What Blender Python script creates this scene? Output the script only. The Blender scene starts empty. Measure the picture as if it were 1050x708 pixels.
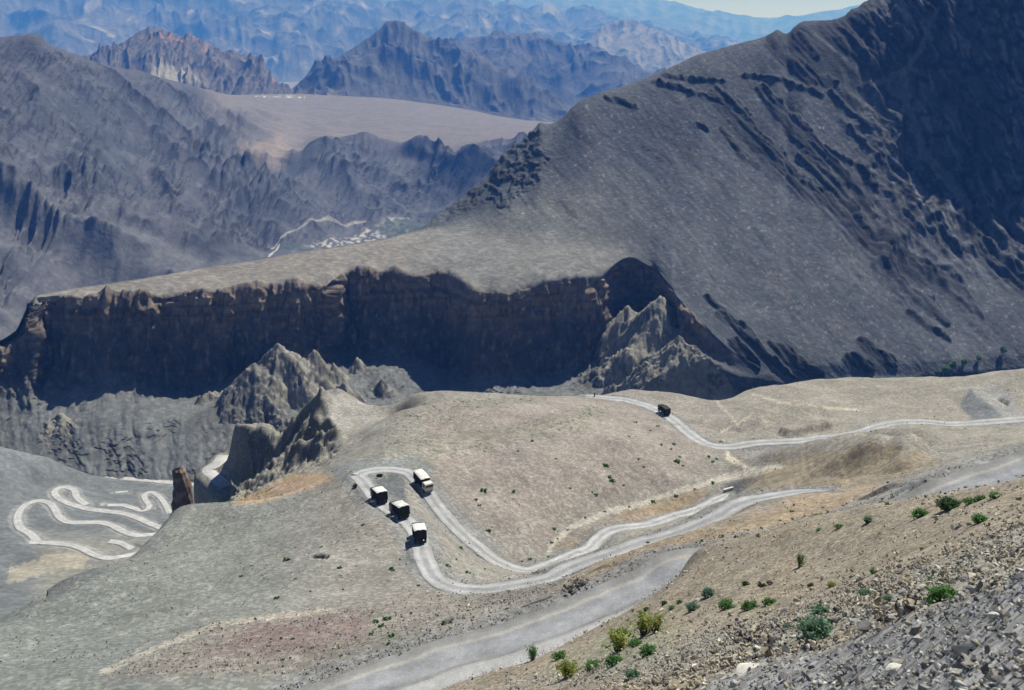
import bpy, bmesh, math, random
import numpy as np
from mathutils import Vector, Matrix, Euler

rnd = random.Random(7)
rng = np.random.default_rng(11)
sc = bpy.context.scene
COL = sc.collection
R = math.radians

# ------------------------------------------------------------------ camera model (metres, camera at the origin, looking along +Y)
F, CX, CY, PITCH = 996.0, 525.0, 354.0, R(18.0)
CP, SP = math.cos(PITCH), math.sin(PITCH)
def ray(px, py):
    x = (np.asarray(px, float)-CX)/F; y = -(np.asarray(py, float)-CY)/F
    return np.stack(np.broadcast_arrays(x, CP+y*SP, -SP+y*CP), -1)
def at_z(px, py, z):
    d = ray(px, py); return d*(np.asarray(z)/d[..., 2])[..., None]
def at_r(px, py, r):
    d = ray(px, py); return d*(np.asarray(r)/np.hypot(d[..., 0], d[..., 1]))[..., None]
def project(P):
    x, y, z = P[..., 0], P[..., 1], P[..., 2]
    f = np.maximum(y*CP-z*SP, 1e-3); u = y*SP+z*CP
    return CX+F*x/f, CY-F*u/f
def azi(px, py=480):
    d = ray(px, py); return np.arctan2(d[..., 0], d[..., 1])

# ------------------------------------------------------------------ noise
_pr = np.random.default_rng(3); PERM = _pr.permutation(1024).astype(np.int32); PERM = np.r_[PERM, PERM]
_ga = _pr.uniform(0, 2*np.pi, 1024); GX, GY = np.cos(_ga).astype(np.float32), np.sin(_ga).astype(np.float32)
def perlin(x, y, s=0):
    x, y = np.broadcast_arrays(np.asarray(x, float), np.asarray(y, float))
    xf = np.floor(x); yf = np.floor(y); fx = (x-xf).astype(np.float32); fy = (y-yf).astype(np.float32)
    xi = (xf.astype(np.int32)+s*131) & 1023; yi = (yf.astype(np.int32)+s*57) & 1023; x1 = (xi+1) & 1023; y1 = (yi+1) & 1023
    u = fx*fx*fx*(fx*(fx*6-15)+10); v = fy*fy*fy*(fy*(fy*6-15)+10)
    px0, px1 = PERM[xi], PERM[x1]; gx, gy = fx-1, fy-1
    h = PERM[px0+yi]; a = GX[h]*fx+GY[h]*fy
    h = PERM[px1+yi]; b = GX[h]*gx+GY[h]*fy; a = a+(b-a)*u
    h = PERM[px0+y1]; b = GX[h]*fx+GY[h]*gy
    h = PERM[px1+y1]; c_ = GX[h]*gx+GY[h]*gy; b = b+(c_-b)*u
    return (a+(b-a)*v)*1.5
def fbm(x, y, o=5, s=0, gain=.5):
    a, t, n = 1., 0., 0.
    for k in range(o):
        t = t+a*perlin(x, y, s+k*17); n += a; a *= gain; x = x*2.03+3.1; y = y*2.03+1.7
    return t/n
def ridged(x, y, o=5, s=0, gain=.5):
    a, t, n, w = 1., 0., 0., 1.
    for k in range(o):
        v = 1-np.abs(perlin(x, y, s+k*17)); v = v*v*w; w = np.clip(v*1.6, 0, 1)
        t = t+a*v; n += a; a *= gain; x = x*2.03+3.1; y = y*2.03+1.7
    return t/n
def smooth(a, b, x):
    t = np.clip((x-a)/(b-a), 0, 1); return t*t*(3-2*t)
def mix(a, b, t): return a*(1-t)+b*t

# ------------------------------------------------------------------ interpolation
def pchip_slopes(x, Y):
    h = np.diff(x); h = h.reshape((-1,)+(1,)*(Y.ndim-1)); d = np.diff(Y, axis=0)/h
    m = np.zeros_like(Y)
    if len(x) > 2:
        w1 = 2*h[1:]+h[:-1]; w2 = h[1:]+2*h[:-1]
        with np.errstate(divide='ignore', invalid='ignore'):
            mm = (w1+w2)/(w1/d[:-1]+w2/d[1:])
        m[1:-1] = np.where(d[:-1]*d[1:] > 0, mm, 0)
    m[0] = d[0]; m[-1] = d[-1]
    return m
def pchip(x, Y, q):
    x = np.asarray(x, float); Y = np.asarray(Y, float); q = np.asarray(q, float)
    m = pchip_slopes(x, Y); i = np.clip(np.searchsorted(x, q)-1, 0, len(x)-2)
    sh = (-1,)+(1,)*(Y.ndim-1)
    h = (x[i+1]-x[i]).reshape(sh); t = ((q-x[i])/(x[i+1]-x[i])).reshape(sh)
    t = np.clip(t, -0.5, 1.5)
    return (2*t**3-3*t**2+1)*Y[i]+(t**3-2*t**2+t)*h*m[i]+(-2*t**3+3*t**2)*Y[i+1]+(t**3-t**2)*h*m[i+1]
class TPS:
    def __init__(s, pts, lam=1e-3, scale=100.):
        P = np.array(pts, float); s.sc = scale; s.c = P[:, :2]/scale; n = len(P)
        d2 = ((s.c[:, None]-s.c[None])**2).sum(-1)
        K = .5*d2*np.log(d2+1e-12)+lam*np.eye(n)
        A = np.zeros((n+3, n+3)); A[:n, :n] = K; A[:n, n] = 1; A[:n, n+1:] = s.c; A[n:, :n] = A[:n, n:].T
        s.w = np.linalg.solve(A, np.r_[P[:, 2], 0, 0, 0])
    def __call__(s, x, y):
        sh = x.shape; q = np.stack([x.ravel(), y.ravel()], -1)/s.sc; out = np.empty(len(q)); n = len(s.c)
        for a in range(0, len(q), 20000):
            b = q[a:a+20000]
            d2 = ((b[:, None, 0]-s.c[None, :, 0])**2+(b[:, None, 1]-s.c[None, :, 1])**2)
            out[a:a+20000] = (.5*d2*np.log(d2+1e-12))@s.w[:n]+s.w[n]+b@s.w[n+1:]
        return out.reshape(sh)

# ------------------------------------------------------------------ objects
def tag(o, label=None, cat=None, group=None, kind=None):
    if label: o['label'] = label
    if cat: o['category'] = cat
    if group: o['group'] = group
    if kind: o['kind'] = kind
    return o
def link_mesh(name, V, faces, mat=None, parent=None, smooth_=True, col=None, n=4):
    me = bpy.data.meshes.new(name); V = np.asarray(V, np.float32).reshape(-1, 3); Fc = np.asarray(faces, np.int32).reshape(-1, n)
    me.vertices.add(len(V)); me.vertices.foreach_set('co', V.ravel())
    me.loops.add(Fc.size); me.loops.foreach_set('vertex_index', Fc.ravel())
    me.polygons.add(len(Fc)); me.polygons.foreach_set('loop_start', np.arange(0, Fc.size, n, dtype=np.int32))
    me.update(calc_edges=True); me.validate()
    me.polygons.foreach_set('use_smooth', np.full(len(me.polygons), smooth_, bool))
    if col is not None:
        a = me.attributes.new('col', 'FLOAT_COLOR', 'POINT')
        c = np.asarray(col, np.float32).reshape(-1, col.shape[-1])
        if c.shape[1] == 3: c = np.c_[c, np.ones(len(c), np.float32)]
        a.data.foreach_set('color', c.ravel())
    o = bpy.data.objects.new(name, me); COL.objects.link(o)
    if mat: me.materials.append(mat)
    if parent: o.parent = parent
    return o
def grid_faces(r, c):
    i = np.arange(r*c).reshape(r, c)
    return np.stack([i[:-1, :-1], i[:-1, 1:], i[1:, 1:], i[1:, :-1]], -1).reshape(-1, 4)
def grid_normals(P):
    du = np.gradient(P, axis=1); dv = np.gradient(P, axis=0)
    n = np.cross(du, dv); n /= np.linalg.norm(n, axis=-1, keepdims=True)+1e-9
    return np.where(n[..., 2:3] < 0, -n, n)
def bm_obj(name, bm, mat, parent=None, smooth_=False):
    me = bpy.data.meshes.new(name); bm.to_mesh(me); bm.free()
    if smooth_: me.polygons.foreach_set('use_smooth', [True]*len(me.polygons))
    o = bpy.data.objects.new(name, me); COL.objects.link(o)
    if mat: me.materials.append(mat)
    if parent: o.parent = parent
    return o
def empty(name, loc=(0, 0, 0), rz=0.):
    o = bpy.data.objects.new(name, None); COL.objects.link(o); o.location = loc; o.rotation_euler = (0, 0, rz); o.empty_display_size = .3
    return o
def copy_tree(o, parent=None):
    c = o.copy(); COL.objects.link(c)
    if parent: c.parent = parent
    for ch in list(o.children): copy_tree(ch, c)
    return c

# ------------------------------------------------------------------ materials
def new_mat(name):
    m = bpy.data.materials.new(name); m.use_nodes = True
    nt = m.node_tree; b = nt.nodes['Principled BSDF']; b.inputs['Specular IOR Level'].default_value = .15; b.inputs['Roughness'].default_value = .95
    return m, nt, b
def flat_mat(name, c, rough=.7, spec=.3, metal=0, var=.12, scale=3.):
    m, nt, b = new_mat(name)
    N = nt.nodes.new; L = nt.links.new
    tc = N('ShaderNodeTexCoord'); n = N('ShaderNodeTexNoise'); n.inputs['Scale'].default_value = scale; n.inputs['Detail'].default_value = 4
    L(tc.outputs['Object'], n.inputs['Vector'])
    mp = N('ShaderNodeMapRange'); mp.inputs[3].default_value = 1-var; mp.inputs[4].default_value = 1+var; mp.inputs[1].default_value = .3; mp.inputs[2].default_value = .7
    L(n.outputs['Fac'], mp.inputs[0])
    v = N('ShaderNodeVectorMath'); v.operation = 'SCALE'; v.inputs[0].default_value = c; L(mp.outputs[0], v.inputs['Scale'])
    L(v.outputs[0], b.inputs['Base Color'])
    b.inputs['Roughness'].default_value = rough; b.inputs['Specular IOR Level'].default_value = spec; b.inputs['Metallic'].default_value = metal
    return m
def ground_mat(name, fine, grain=None, bump=.5, bdist=.2, cvar=.25, spk=(.0, .0), attr=True, mid=None):
    """vertex colour x noise of two sizes, plus stone speckles; fine / grain are feature sizes in metres"""
    m, nt, b = new_mat(name); N = nt.nodes.new; L = nt.links.new
    tc = N('ShaderNodeTexCoord')
    a = N('ShaderNodeAttribute'); a.attribute_name = 'col'
    def noise(size, det, rough=.6):
        n = N('ShaderNodeTexNoise'); n.inputs['Scale'].default_value = 1/size; n.inputs['Detail'].default_value = det; n.inputs['Roughness'].default_value = rough
        L(tc.outputs['Object'], n.inputs['Vector']); return n
    n1 = noise(fine, 3, .6)
    mp = N('ShaderNodeMapRange'); mp.inputs[1].default_value = .25; mp.inputs[2].default_value = .75; mp.inputs[3].default_value = 1-cvar; mp.inputs[4].default_value = 1+cvar
    L(n1.outputs['Fac'], mp.inputs[0])
    v = N('ShaderNodeVectorMath'); v.operation = 'SCALE'; L(a.outputs['Color'], v.inputs[0]); L(mp.outputs[0], v.inputs['Scale'])
    out = v.outputs[0]
    if mid:
        n3 = noise(mid, 5, .6)
        mp3 = N('ShaderNodeMapRange'); mp3.inputs[1].default_value = .3; mp3.inputs[2].default_value = .7; mp3.inputs[3].default_value = .82; mp3.inputs[4].default_value = 1.16
        L(n3.outputs['Fac'], mp3.inputs[0])
        v3 = N('ShaderNodeVectorMath'); v3.operation = 'SCALE'; L(out, v3.inputs[0]); L(mp3.outputs[0], v3.inputs['Scale']); out = v3.outputs[0]
    if grain:
        vo = N('ShaderNodeTexVoronoi'); vo.inputs['Scale'].default_value = 1/grain; L(tc.outputs['Object'], vo.inputs['Vector'])
        sx = N('ShaderNodeSeparateColor'); L(vo.outputs['Color'], sx.inputs[0])
        ms = N('ShaderNodeMapRange'); ms.interpolation_type = 'SMOOTHSTEP'; ms.inputs[1].default_value = .0; ms.inputs[2].default_value = 1.; ms.inputs[3].default_value = 1-spk[0]; ms.inputs[4].default_value = 1+spk[1]
        pw = N('ShaderNodeMath'); pw.operation = 'POWER'; pw.inputs[1].default_value = 1.8; L(sx.outputs[0], pw.inputs[0]); L(pw.outputs[0], ms.inputs[0])
        v2 = N('ShaderNodeVectorMath'); v2.operation = 'SCALE'; L(out, v2.inputs[0]); L(ms.outputs[0], v2.inputs['Scale']); out = v2.outputs[0]
    L(out, b.inputs['Base Color'])
    bp = N('ShaderNodeBump'); bp.inputs['Strength'].default_value = bump; bp.inputs['Distance'].default_value = bdist
    n2 = noise(fine*.8, 3.5, .6); L(n2.outputs['Fac'], bp.inputs['Height']); L(bp.outputs[0], b.inputs['Normal'])
    return m

# ------------------------------------------------------------------ strokes: distance to a pixel-space polyline, used to know WHERE a landform feature lies
def seg_dist(U, V, pts):
    best = np.full(U.shape, 1e9); side = np.zeros(U.shape); along = np.zeros(U.shape)
    n = len(pts)-1
    for k in range(n):
        (x0, y0), (x1, y1) = pts[k][:2], pts[k+1][:2]
        dx, dy = x1-x0, y1-y0; L2 = dx*dx+dy*dy+1e-9
        t = np.clip(((U-x0)*dx+(V-y0)*dy)/L2, 0, 1)
        d = np.hypot(U-x0-t*dx, V-y0-t*dy)
        m = d < best
        best = np.where(m, d, best); along = np.where(m, (k+t)/n, along)
        side = np.where(m, ((U-x0)*dy-(V-y0)*dx)/math.sqrt(L2), side)
    return best, along, side
def stroke(U, V, pts, w, w2=None, rough=.5, ns=9., seed=0, aniso=None):
    """0..1 mask around a polyline with ragged edge"""
    m = np.zeros(U.shape)
    xs = [p[0] for p in pts]; ys = [p[1] for p in pts]; pad = max(w, w2 or w)*2.2+4
    bb = (U > min(xs)-pad) & (U < max(xs)+pad) & (V > min(ys)-pad) & (V < max(ys)+pad)
    if not bb.any(): return m
    u, v = U[bb], V[bb]
    d, al, sd = seg_dist(u, v, pts)
    ww = w if w2 is None else mix(w, w2, al)
    n = fbm(u/ns, v/ns, 4, seed+5)
    m[bb] = smooth(1.15, .75, d/ww+rough*n*1.6)
    return m
def blob(U, V, poly, soft=6., rough=.6, ns=12., seed=0):
    """0..1 mask inside a polygon with ragged soft edge"""
    inside = np.zeros(U.shape, bool); n = len(poly)
    for k in range(n):
        x0, y0 = poly[k]; x1, y1 = poly[(k+1) % n]
        c = ((y0 > V) != (y1 > V)) & (U < (x1-x0)*(V-y0)/(y1-y0+1e-9)+x0); inside ^= c
    m = np.zeros(U.shape)
    xs = [p[0] for p in poly]; ys = [p[1] for p in poly]; pad = soft*3
    bb = (U > min(xs)-pad) & (U < max(xs)+pad) & (V > min(ys)-pad) & (V < max(ys)+pad)
    if not bb.any(): return m
    u, v = U[bb], V[bb]
    d, _, _ = seg_dist(u, v, list(poly)+[poly[0]])
    d = np.where(inside[bb], -d, d)
    m[bb] = smooth(1, -1, d/soft+rough*2*fbm(u/ns, v/ns, 4, seed))
    return m
def paint(col, m, c, s=1.):
    t = np.clip(m*s, 0, 1)[..., None]
    return col*(1-t)+np.array(c)*t

def loft(cols, rows, counts):
    """rows: list of (mode, [(px, py, value)...]) near to far; value is z ('z') or horizontal distance ('r'); returns (R,C,3)"""
    K = []
    for mode, pts in rows:
        p = np.array(pts, float)
        py = pchip(p[:, 0], p[:, 1], cols); va = pchip(p[:, 0], p[:, 2], cols)
        K.append(at_z(cols, py, va) if mode == 'z' else at_r(cols, py, va))
    K = np.array(K)
    h = np.linalg.norm(np.diff(K, axis=0), axis=-1).mean(1); x = np.r_[0, np.cumsum(h)]
    q = np.concatenate([np.linspace(x[i], x[i+1], counts[i], endpoint=False) for i in range(len(counts))]+[[x[-1]]])
    rowid = np.concatenate([np.linspace(i, i+1, counts[i], endpoint=False) for i in range(len(counts))]+[[len(counts)]])
    return pchip(x, K, q), rowid
def polar_grid(px0, px1, nc, rs, pyref):
    px = np.linspace(px0, px1, nc); a = azi(px, pyref)
    return np.outer(rs, np.sin(a)), np.outer(rs, np.cos(a)), px
def lookup(P, U, V, pts, rmax=1e9):
    """the nearest visible terrain point under given pixels"""
    out = []
    Rr = np.hypot(P[..., 0], P[..., 1]).ravel(); u = U.ravel(); v = V.ravel(); Pf = P.reshape(-1, 3)
    for (a, b) in pts:
        d = np.hypot(u-a, v-b)
        idx = np.where(d < 2.5)[0]
        if len(idx) == 0: idx = np.argsort(d)[:1]
        rr = Rr[idx]; k = rr < rr.min()*1.06+2
        idx = idx[k]; w = 1/(d[idx]+.1)**2
        out.append((Pf[idx]*w[:, None]).sum(0)/w.sum())
    return np.array(out)

# ================================================================== ROADS (pixel x, pixel y, height): every centre line is a real path in space
RD = {}
RD['C'] = [(300,735,-81.5),(390,703,-80.3),(450,682,-79.8),(510,664,-79),(560,648,-78),(610,629,-77),(640,615,-76.3),(670,601,-75.5),(700,583,-74),(750,577,-73.5),(800,565,-73),(850,553,-71.8),(900,537,-69.8),(962,515,-66.5),(1000,500,-65.3),(1036,488,-64.3),(1095,468,-62.5)]
RD['A'] = [(366,487.6,-107.95),(371,492,-107.6),(378,501,-106.8),(389,514,-105.7),(405,526,-104),(418,535,-103),(428,548,-102),(433,565,-100.6),(439,582,-99.3),(450,596,-98.3),(470,603.5,-97.5),(495,605,-96.6),(520,602,-95.7),(545,597.5,-95),(565,592.5,-94.3),(584,582.5,-93.6),(620,570,-92),(659,556.5,-90.4),(680,551,-89.6),(709,541,-88.4),(733,531,-87.2),(757,517,-86),(781,511,-85),(821,504,-83.5),(850,503,-82.6)]
RD['B'] = [(367,487.5,-108),(374,484,-108.4),(388,482,-108.8),(405,482,-109.2),(420,486,-109.8),(437,503,-111),(450,521,-112.2),(462,535,-113),(477,550,-114),(495,565,-115),(509,575,-116),(523,582,-117),(541,586,-118),(557,581.5,-118.6),(577,573.5,-119.2),(590,567.5,-119.8),(603,563,-120.8),(619,548,-121.8),(635,541.5,-122.6),(661,539,-123.6),(680,533,-124.5),(693,528.5,-125.2),(717,522,-126.4),(747,506,-128.3)]
RD['D'] = [(600,406.5,-141.5),(625,408.5,-141),(640,410,-140.5),(649,412,-140),(663,416,-139.2),(676,422,-138.2),(688,429,-137.2),(699,438,-136.4),(710,447,-135.6),(721,454,-134.8),(733,457.6,-134.3),(749,458.4,-133.9),(764,456,-133.5),(780,454,-133.2),(820,452,-132.4),(845,449,-131.8),(863,447.5,-131.3),(884,443,-130.5),(904,436.5,-129.8),(927,433,-129.2),(952,433,-128.6),(977,435,-128),(1023,432,-127.2),(1095,426,-126)]
RD['E'] = [(232,499,-189),(222,490,-188),(214,482,-187),(224,474,-186),(229,467,-186)]           # bend in the ravine
RD['F'] = [(417,412,-150),(408,418,-149),(402,427,-147)]                                            # bit of road in the saddle
RD3 = {}
RD3['low']  = [(30,556,-266),(45,556.5,-267),(70,558.6,-266),(85,563,-264),(95,568,-262),(108,572,-261),(123,571,-262),(150,566,-266),(190,560,-270)]
RD3['mid']  = [(39,556,-267.5),(32,548,-272),(21,541,-276),(18,531,-280),(22,521.5,-284),(32,515,-287),(42,514,-288.5),(51,516,-288.5),(56,521.5,-287.5),(61,530,-285.5),(70,535,-284.5),(85,536,-285),(102,536,-285.6),(114,538.5,-285.6),(127,545,-284.6),(138,548.5,-284.4),(152,548.5,-286),(190,545,-292)]
RD3['high'] = [(200,552,-293),(175,545,-291.5),(158,538.5,-292.5),(138,530,-294.4),(123,526,-295.5),(106,524,-295.5),(89,521.5,-295.8),(70,516,-297),(58,509,-298.6),(57,502.5,-300.5),(66,499.5,-302),(76,502.5,-301.5),(79,510,-299.5),(89,518,-298.5)]
RD3['pc'] = [(110,518,-302),(127,518.4,-304),(143,523,-304.5),(150,523,-308),(153,518.5,-311),(149,512,-315),(148,507.5,-318),(154,505,-319.5),(161,507.5,-318.5),(167,513.5,-316),(171,520,-312.5),(174,527,-309)]
RD3['pd'] = [(112,555,-274.5),(124,557,-275),(136,563,-273)]
RD3['pe'] = [(118,505,-312),(131,504,-314)]
RD3['river'] = [(85,487.6,-330),(110,489.6,-330),(140,491.6,-330),(165,494,-330),(200,497,-330)]
def road_path(pts, step=1.0):
    P = at_z([p[0] for p in pts], [p[1] for p in pts], [p[2] for p in pts])
    Q = np.vstack([2*P[0]-P[1], P, 2*P[-1]-P[-2]]); out = []
    for i in range(1, len(Q)-2):
        p0, p1, p2, p3 = Q[i-1:i+3]; n = max(2, int(np.linalg.norm(p2-p1)/step))
        t = np.linspace(0, 1, n, endpoint=False)[:, None]
        out.append(.5*((2*p1)+(-p0+p2)*t+(2*p0-5*p1+4*p2-p3)*t*t+(-p0+3*p1-3*p2+p3)*t**3))
    out.append(P[-1:]); S = np.concatenate(out)
    k = np.hanning(17)[1:-1]; k /= k.sum()                     # even out the gradient
    if len(S) > 20: S[7:-7, 2] = np.convolve(S[:, 2], k, 'valid')
    return S
def carve(P, path, hw, cut=.9, fill=.75, reach=14., drop=.14, wob=0):
    """bench the terrain along a road: flat inside, cut bank above, fill slope below; returns distance from the centre line"""
    x, y = P[..., 0].ravel(), P[..., 1].ravel(); z = P[..., 2].ravel()
    D = np.full(len(x), 1e9); Z = np.zeros(len(x))
    mn = path.min(0)-reach-hw-5; mx = path.max(0)+reach+hw+5
    idx = np.where((x > mn[0]) & (x < mx[0]) & (y > mn[1]) & (y < mx[1]))[0]
    for a in range(0, len(idx), 20000):
        b = idx[a:a+20000]
        d2 = (x[b][:, None]-path[None, :, 0])**2+(y[b][:, None]-path[None, :, 1])**2
        k = d2.argmin(1); D[b] = np.sqrt(d2[np.arange(len(b)), k]); Z[b] = path[k, 2]
    e = np.maximum(D-hw, 0)
    t = np.clip(z, Z-drop-fill*e, Z-drop+cut*e)
    w = smooth(reach+hw, hw+reach*.35, D)
    zn = np.where(D < hw, Z-drop, mix(z, t, w))
    P[..., 2] = np.where(D < 1e8, zn, z).reshape(P.shape[:2])
    return D.reshape(P.shape[:2])
M_road = ground_mat('pale dusty road', .9, grain=.22, bump=.35, bdist=.06, cvar=.1, spk=(.08, .08), mid=5.)
def road_mesh(name, path, w, prof, seed=0, ns=5., kind='structure', taper=0):
    """prof: list of (position -1..1 across, colour)"""
    n = len(path); t = np.gradient(path[:, :2], axis=0); t /= np.linalg.norm(t, axis=1, keepdims=True)+1e-9
    for _ in range(3): t[1:-1] = (t[:-2]+2*t[1:-1]+t[2:])/4
    nv = np.stack([t[:, 1], -t[:, 0]], 1); s = np.r_[0, np.cumsum(np.linalg.norm(np.diff(path[:, :2], axis=0), axis=1))]
    q = np.linspace(-1, 1, 29); pc = np.array([p[0] for p in prof]); cc = np.array([p[1] for p in prof])
    eL = 1+.16*fbm(s/ns, s*0+seed, 4, seed); eR = 1+.16*fbm(s/ns, s*0+seed+9, 4, seed+3)
    V = np.zeros((n, 29, 3)); C = np.zeros((n, 29, 3))
    for j, a in enumerate(q):
        off = a*w/2*np.where(a < 0, eL, eR)
        V[:, j, :2] = path[:, :2]+nv*off[:, None]
        V[:, j, 2] = path[:, 2]+.03*(1-a*a)-(.22 if j in (0, 28) else 0.)+.02*fbm(s/2, s*0+a*3, 2, seed+8)
        aw = a+.09*fbm(s/9, s*0+2.2, 3, seed+11)
        C[:, j] = np.stack([np.interp(aw, pc, cc[:, k]) for k in range(3)], -1)*(1+.3*fbm(s/4, s*0+a*2.5, 5, seed+21))[:, None]
    if taper:
        k = np.clip((s[-1]-s)/taper, 0, 1)**.6; V[:, :, :2] = path[:, None, :2]+(V[:, :, :2]-path[:, None, :2])*k[:, None, None]; V[:, :, 2] -= .12*(1-k)[:, None]
    o = link_mesh(name, V, grid_faces(n, 29), M_road, col=C)
    return tag(o, kind=kind)

# ================================================================== 1. VALLEY HILLS: the slopes below the viewer with the switchbacks
ctl = []                                                   # (x, y, z)
def c(*pts):
    for px, py, z in pts: ctl.append(at_z(px, py, z))
def crest(*pts, drops=((18, 3), (45, 16), (95, 55))):
    """points where the ground turns out of sight: hidden ground behind falls away steeper than the line of sight"""
    for px, py, z in pts:
        p = at_z(px, py, z); ctl.append(p); r = math.hypot(p[0], p[1]); s = z/r
        for dr, dz in drops: ctl.append(np.array([p[0]*(r+dr)/r, p[1]*(r+dr)/r, s*(r+dr)-dz]))
def hid(px, r, z, py=500):
    a = float(azi(px, py)); ctl.append(np.array([math.sin(a)*r, math.cos(a)*r, z]))
for k in 'CABD': c(*RD[k][(1 if k == 'D' else 0)::2])
# bench and banks of the near road
c((350,684,-80.8),(450,651,-80.3),(560,618,-79),(640,592,-77))
c((300,650,-88),(400,640,-87),(500,622,-88),(600,594,-84),(640,578,-82),(700,560,-82))
for px in (500, 600, 700, 800, 900, 1000, 1090): hid(px, 72, -77 if px < 750 else -66)
c((900,515,-73),(925,508,-72),(945,502,-71.5),(860,527,-76))
# between the roads
c((450,570,-104.2),(470,585,-101.5),(400,500,-107.8),(430,520,-107))
c((565,560,-121),(580,541,-123),(620,525,-125),(680,507,-128),(745,489,-131.5),(790,477,-131))
c((745,440,-138.5),(735,425,-142.5))
# the rounded hill
c((600,500,-121),(600,470,-119.5),(600,440,-122),(600,420,-129))
c((450,440,-121),(450,465,-113.8),(500,440,-121),(500,480,-116),(500,525,-116),(550,550,-120.5),(550,500,-118.5),(550,440,-121.5))
c((400,455,-113.5),(400,437,-119),(380,458,-116.5),(680,480,-126),(680,455,-128),(720,470,-131),(660,440,-130))
crest((408,423,-127),(420,411,-131),(450,404,-133.5),(500,405,-136),(530,408,-138),(560,406,-138.5),(590,405.5,-140))
crest((640,401,-143.5),(660,401,-144.5),(700,406,-146),(735,411,-148))
# brown hills on the right
c((800,485,-118),(830,472,-124.5),(830,488,-104),(870,490,-98),(870,470,-112),(870,457,-125),(920,480,-92),(920,465,-108),(920,451,-122),(960,480,-84),(960,460,-108),(960,447,-122),(1037,470,-70),(1037,455,-97),(1037,442,-120))
c((760,545,-78),(800,530,-77),(850,518,-78),(880,505,-83),(930,496,-78))
# fields beyond the far road
c((760,430,-138),(800,420,-139.5),(830,405,-146),(900,410,-142),(900,425,-136),(960,415,-138),(1037,410,-135),(780,445,-135),(830,440,-135.5))
crest((765,402,-148.5),(800,395,-150),(830,390.5,-151.5),(880,388.5,-152),(950,388,-150.5),(1000,384,-145),(1037,380,-139),(1095,376,-132))
# left slope
c((20,690,-88),(20,660,-96),(60,690,-86),(60,640,-102),(100,690,-85),(100,640,-99),(200,690,-83),(200,640,-94),(200,580,-108),(200,545,-117),(300,690,-82.5),(300,640,-91),(300,590,-100),(300,545,-107.5),(300,515,-112),(-40,690,-90))
c((330,499,-112),(350,488,-109.5),(360,560,-102.5),(360,600,-97.5),(400,580,-100.5),(400,615,-94),(350,520,-108))
crest((-45,655,-97),(15,629,-106),(45,610,-113),(70,596,-116),(100,585,-117.5),(130,574,-118.5),(150,556,-121),(165,541,-123),(176,527,-125),(200,520.5,-126), drops=((15, 4), (40, 22), (90, 75)))
crest((235,520,-124.5), drops=((10, 4),))
crest((268,510,-117.5), drops=((9, 3),))
# ochre ridge and the spurs and cone hill above the ravine
c((240,513,-136),(262,501,-133),(300,488,-129),(322,488,-125),(350,478,-118.5),(350,468,-124))
c((346,405,-141),(331,418,-140),(335,434,-137),(346,446,-134),(370,415,-142),(382,435,-134),(362,443,-135),(400,429,-136))
crest((325,408,-146),(300,436,-158),(275,442,-165),(240,448,-177),(226,466,-186), drops=((10, 6), (30, 30)))
crest((358,408,-143),(380,417,-143),(395,424,-142), drops=((18, 4), (45, 20)))
c((308,450,-161),(318,450,-159),(268,464,-171),(345,457,-136),(320,463,-141.5),(280,472,-150),(256,490,-156),(238,506,-163),(232,499,-189),(214,482,-187))
for px in (-45, 60, 130, 180): hid(px, 330, -235 if px < 150 else -225); hid(px, 480, -350); hid(px, 420, -300)
for px in (230, 300, 360, 420, 500, 600, 700): hid(px, 480, -290 if px > 300 else -330); hid(px, 600, -400)
for px in (800, 900, 1000, 1090): hid(px, 620, -330)
tps2 = TPS(ctl, lam=2e-4)
q = np.linspace(1/66., 1/590., 1070); X, Y, pxc = polar_grid(-48, 1100, 760, 1/q, 520)
P2 = np.stack([X, Y, tps2(X, Y)], -1)
paths = {k: road_path(v, .4) for k, v in RD.items()}
rw = dict(C=10.5, A=4.1, B=3.9, D=5.2, E=6., F=5.)
U2, V2 = project(P2); Rr2 = np.hypot(P2[..., 0], P2[..., 1])
# broad relief, before the roads are cut in
x, y = P2[..., 0], P2[..., 1]
far2 = smooth(80, 260, Rr2)
P2[..., 2] += (.6+1.3*far2)*fbm(x/45, y/45, 3, 1)+.8*far2*fbm(x/16, y/16, 4, 2)
spur = blob(U2, V2, [(190,520),(225,462),(300,430),(330,412),(345,440),(345,470),(300,485),(250,512)], 8)*smooth(245, 280, Rr2)
P2[..., 2] += spur*(3.*(ridged(x/22+.3*fbm(x/9, y/9, 3, 4), y/22, 5, 3)-.5)+3.4*(ridged(x/6, y/6, 5, 5, .65)-.5))
def bump2(pts, w, h, ns=12, seed=0, w2=None):
    d, al, sd = seg_dist(U2, V2, pts); m = smooth(1.5, 0, d/w+.25*fbm(U2/20, V2/20, 3, seed)); P2[..., 2] += h*m; return m
def wbump(pts, w, h, steep=.0):
    """a swell along a line on the ground, w metres to each side, its front cut steep when steep > 0"""
    q_ = lookup(P2, U2, V2, pts); d, al, sd = seg_dist(P2[..., 0], P2[..., 1], [tuple(p[:2]) for p in q_])
    P2[..., 2] += h*smooth(w, w*steep, d*(1+.3*fbm(P2[..., 0]/w, P2[..., 1]/w, 3, int(pts[0][0]))))
wbump([(790,482),(830,472),(870,468),(905,474)], 15, 6.5); wbump([(872,457),(905,453),(935,458)], 11, 5.); wbump([(850,484),(880,478)], 6, 1.6); wbump([(925,480),(935,470)], 5, 2.)
wbump([(995,404),(1006,418)], 9, 2.); wbump([(592,545),(640,534),(690,519)], 5, 1.); wbump([(808,445),(825,442),(842,439)], 4.2, 2.8, .62)
wbump([(775,425),(800,418),(830,420)], 14, 2.5); wbump([(760,440),(775,433)], 4, 1.2, .4)
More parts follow.
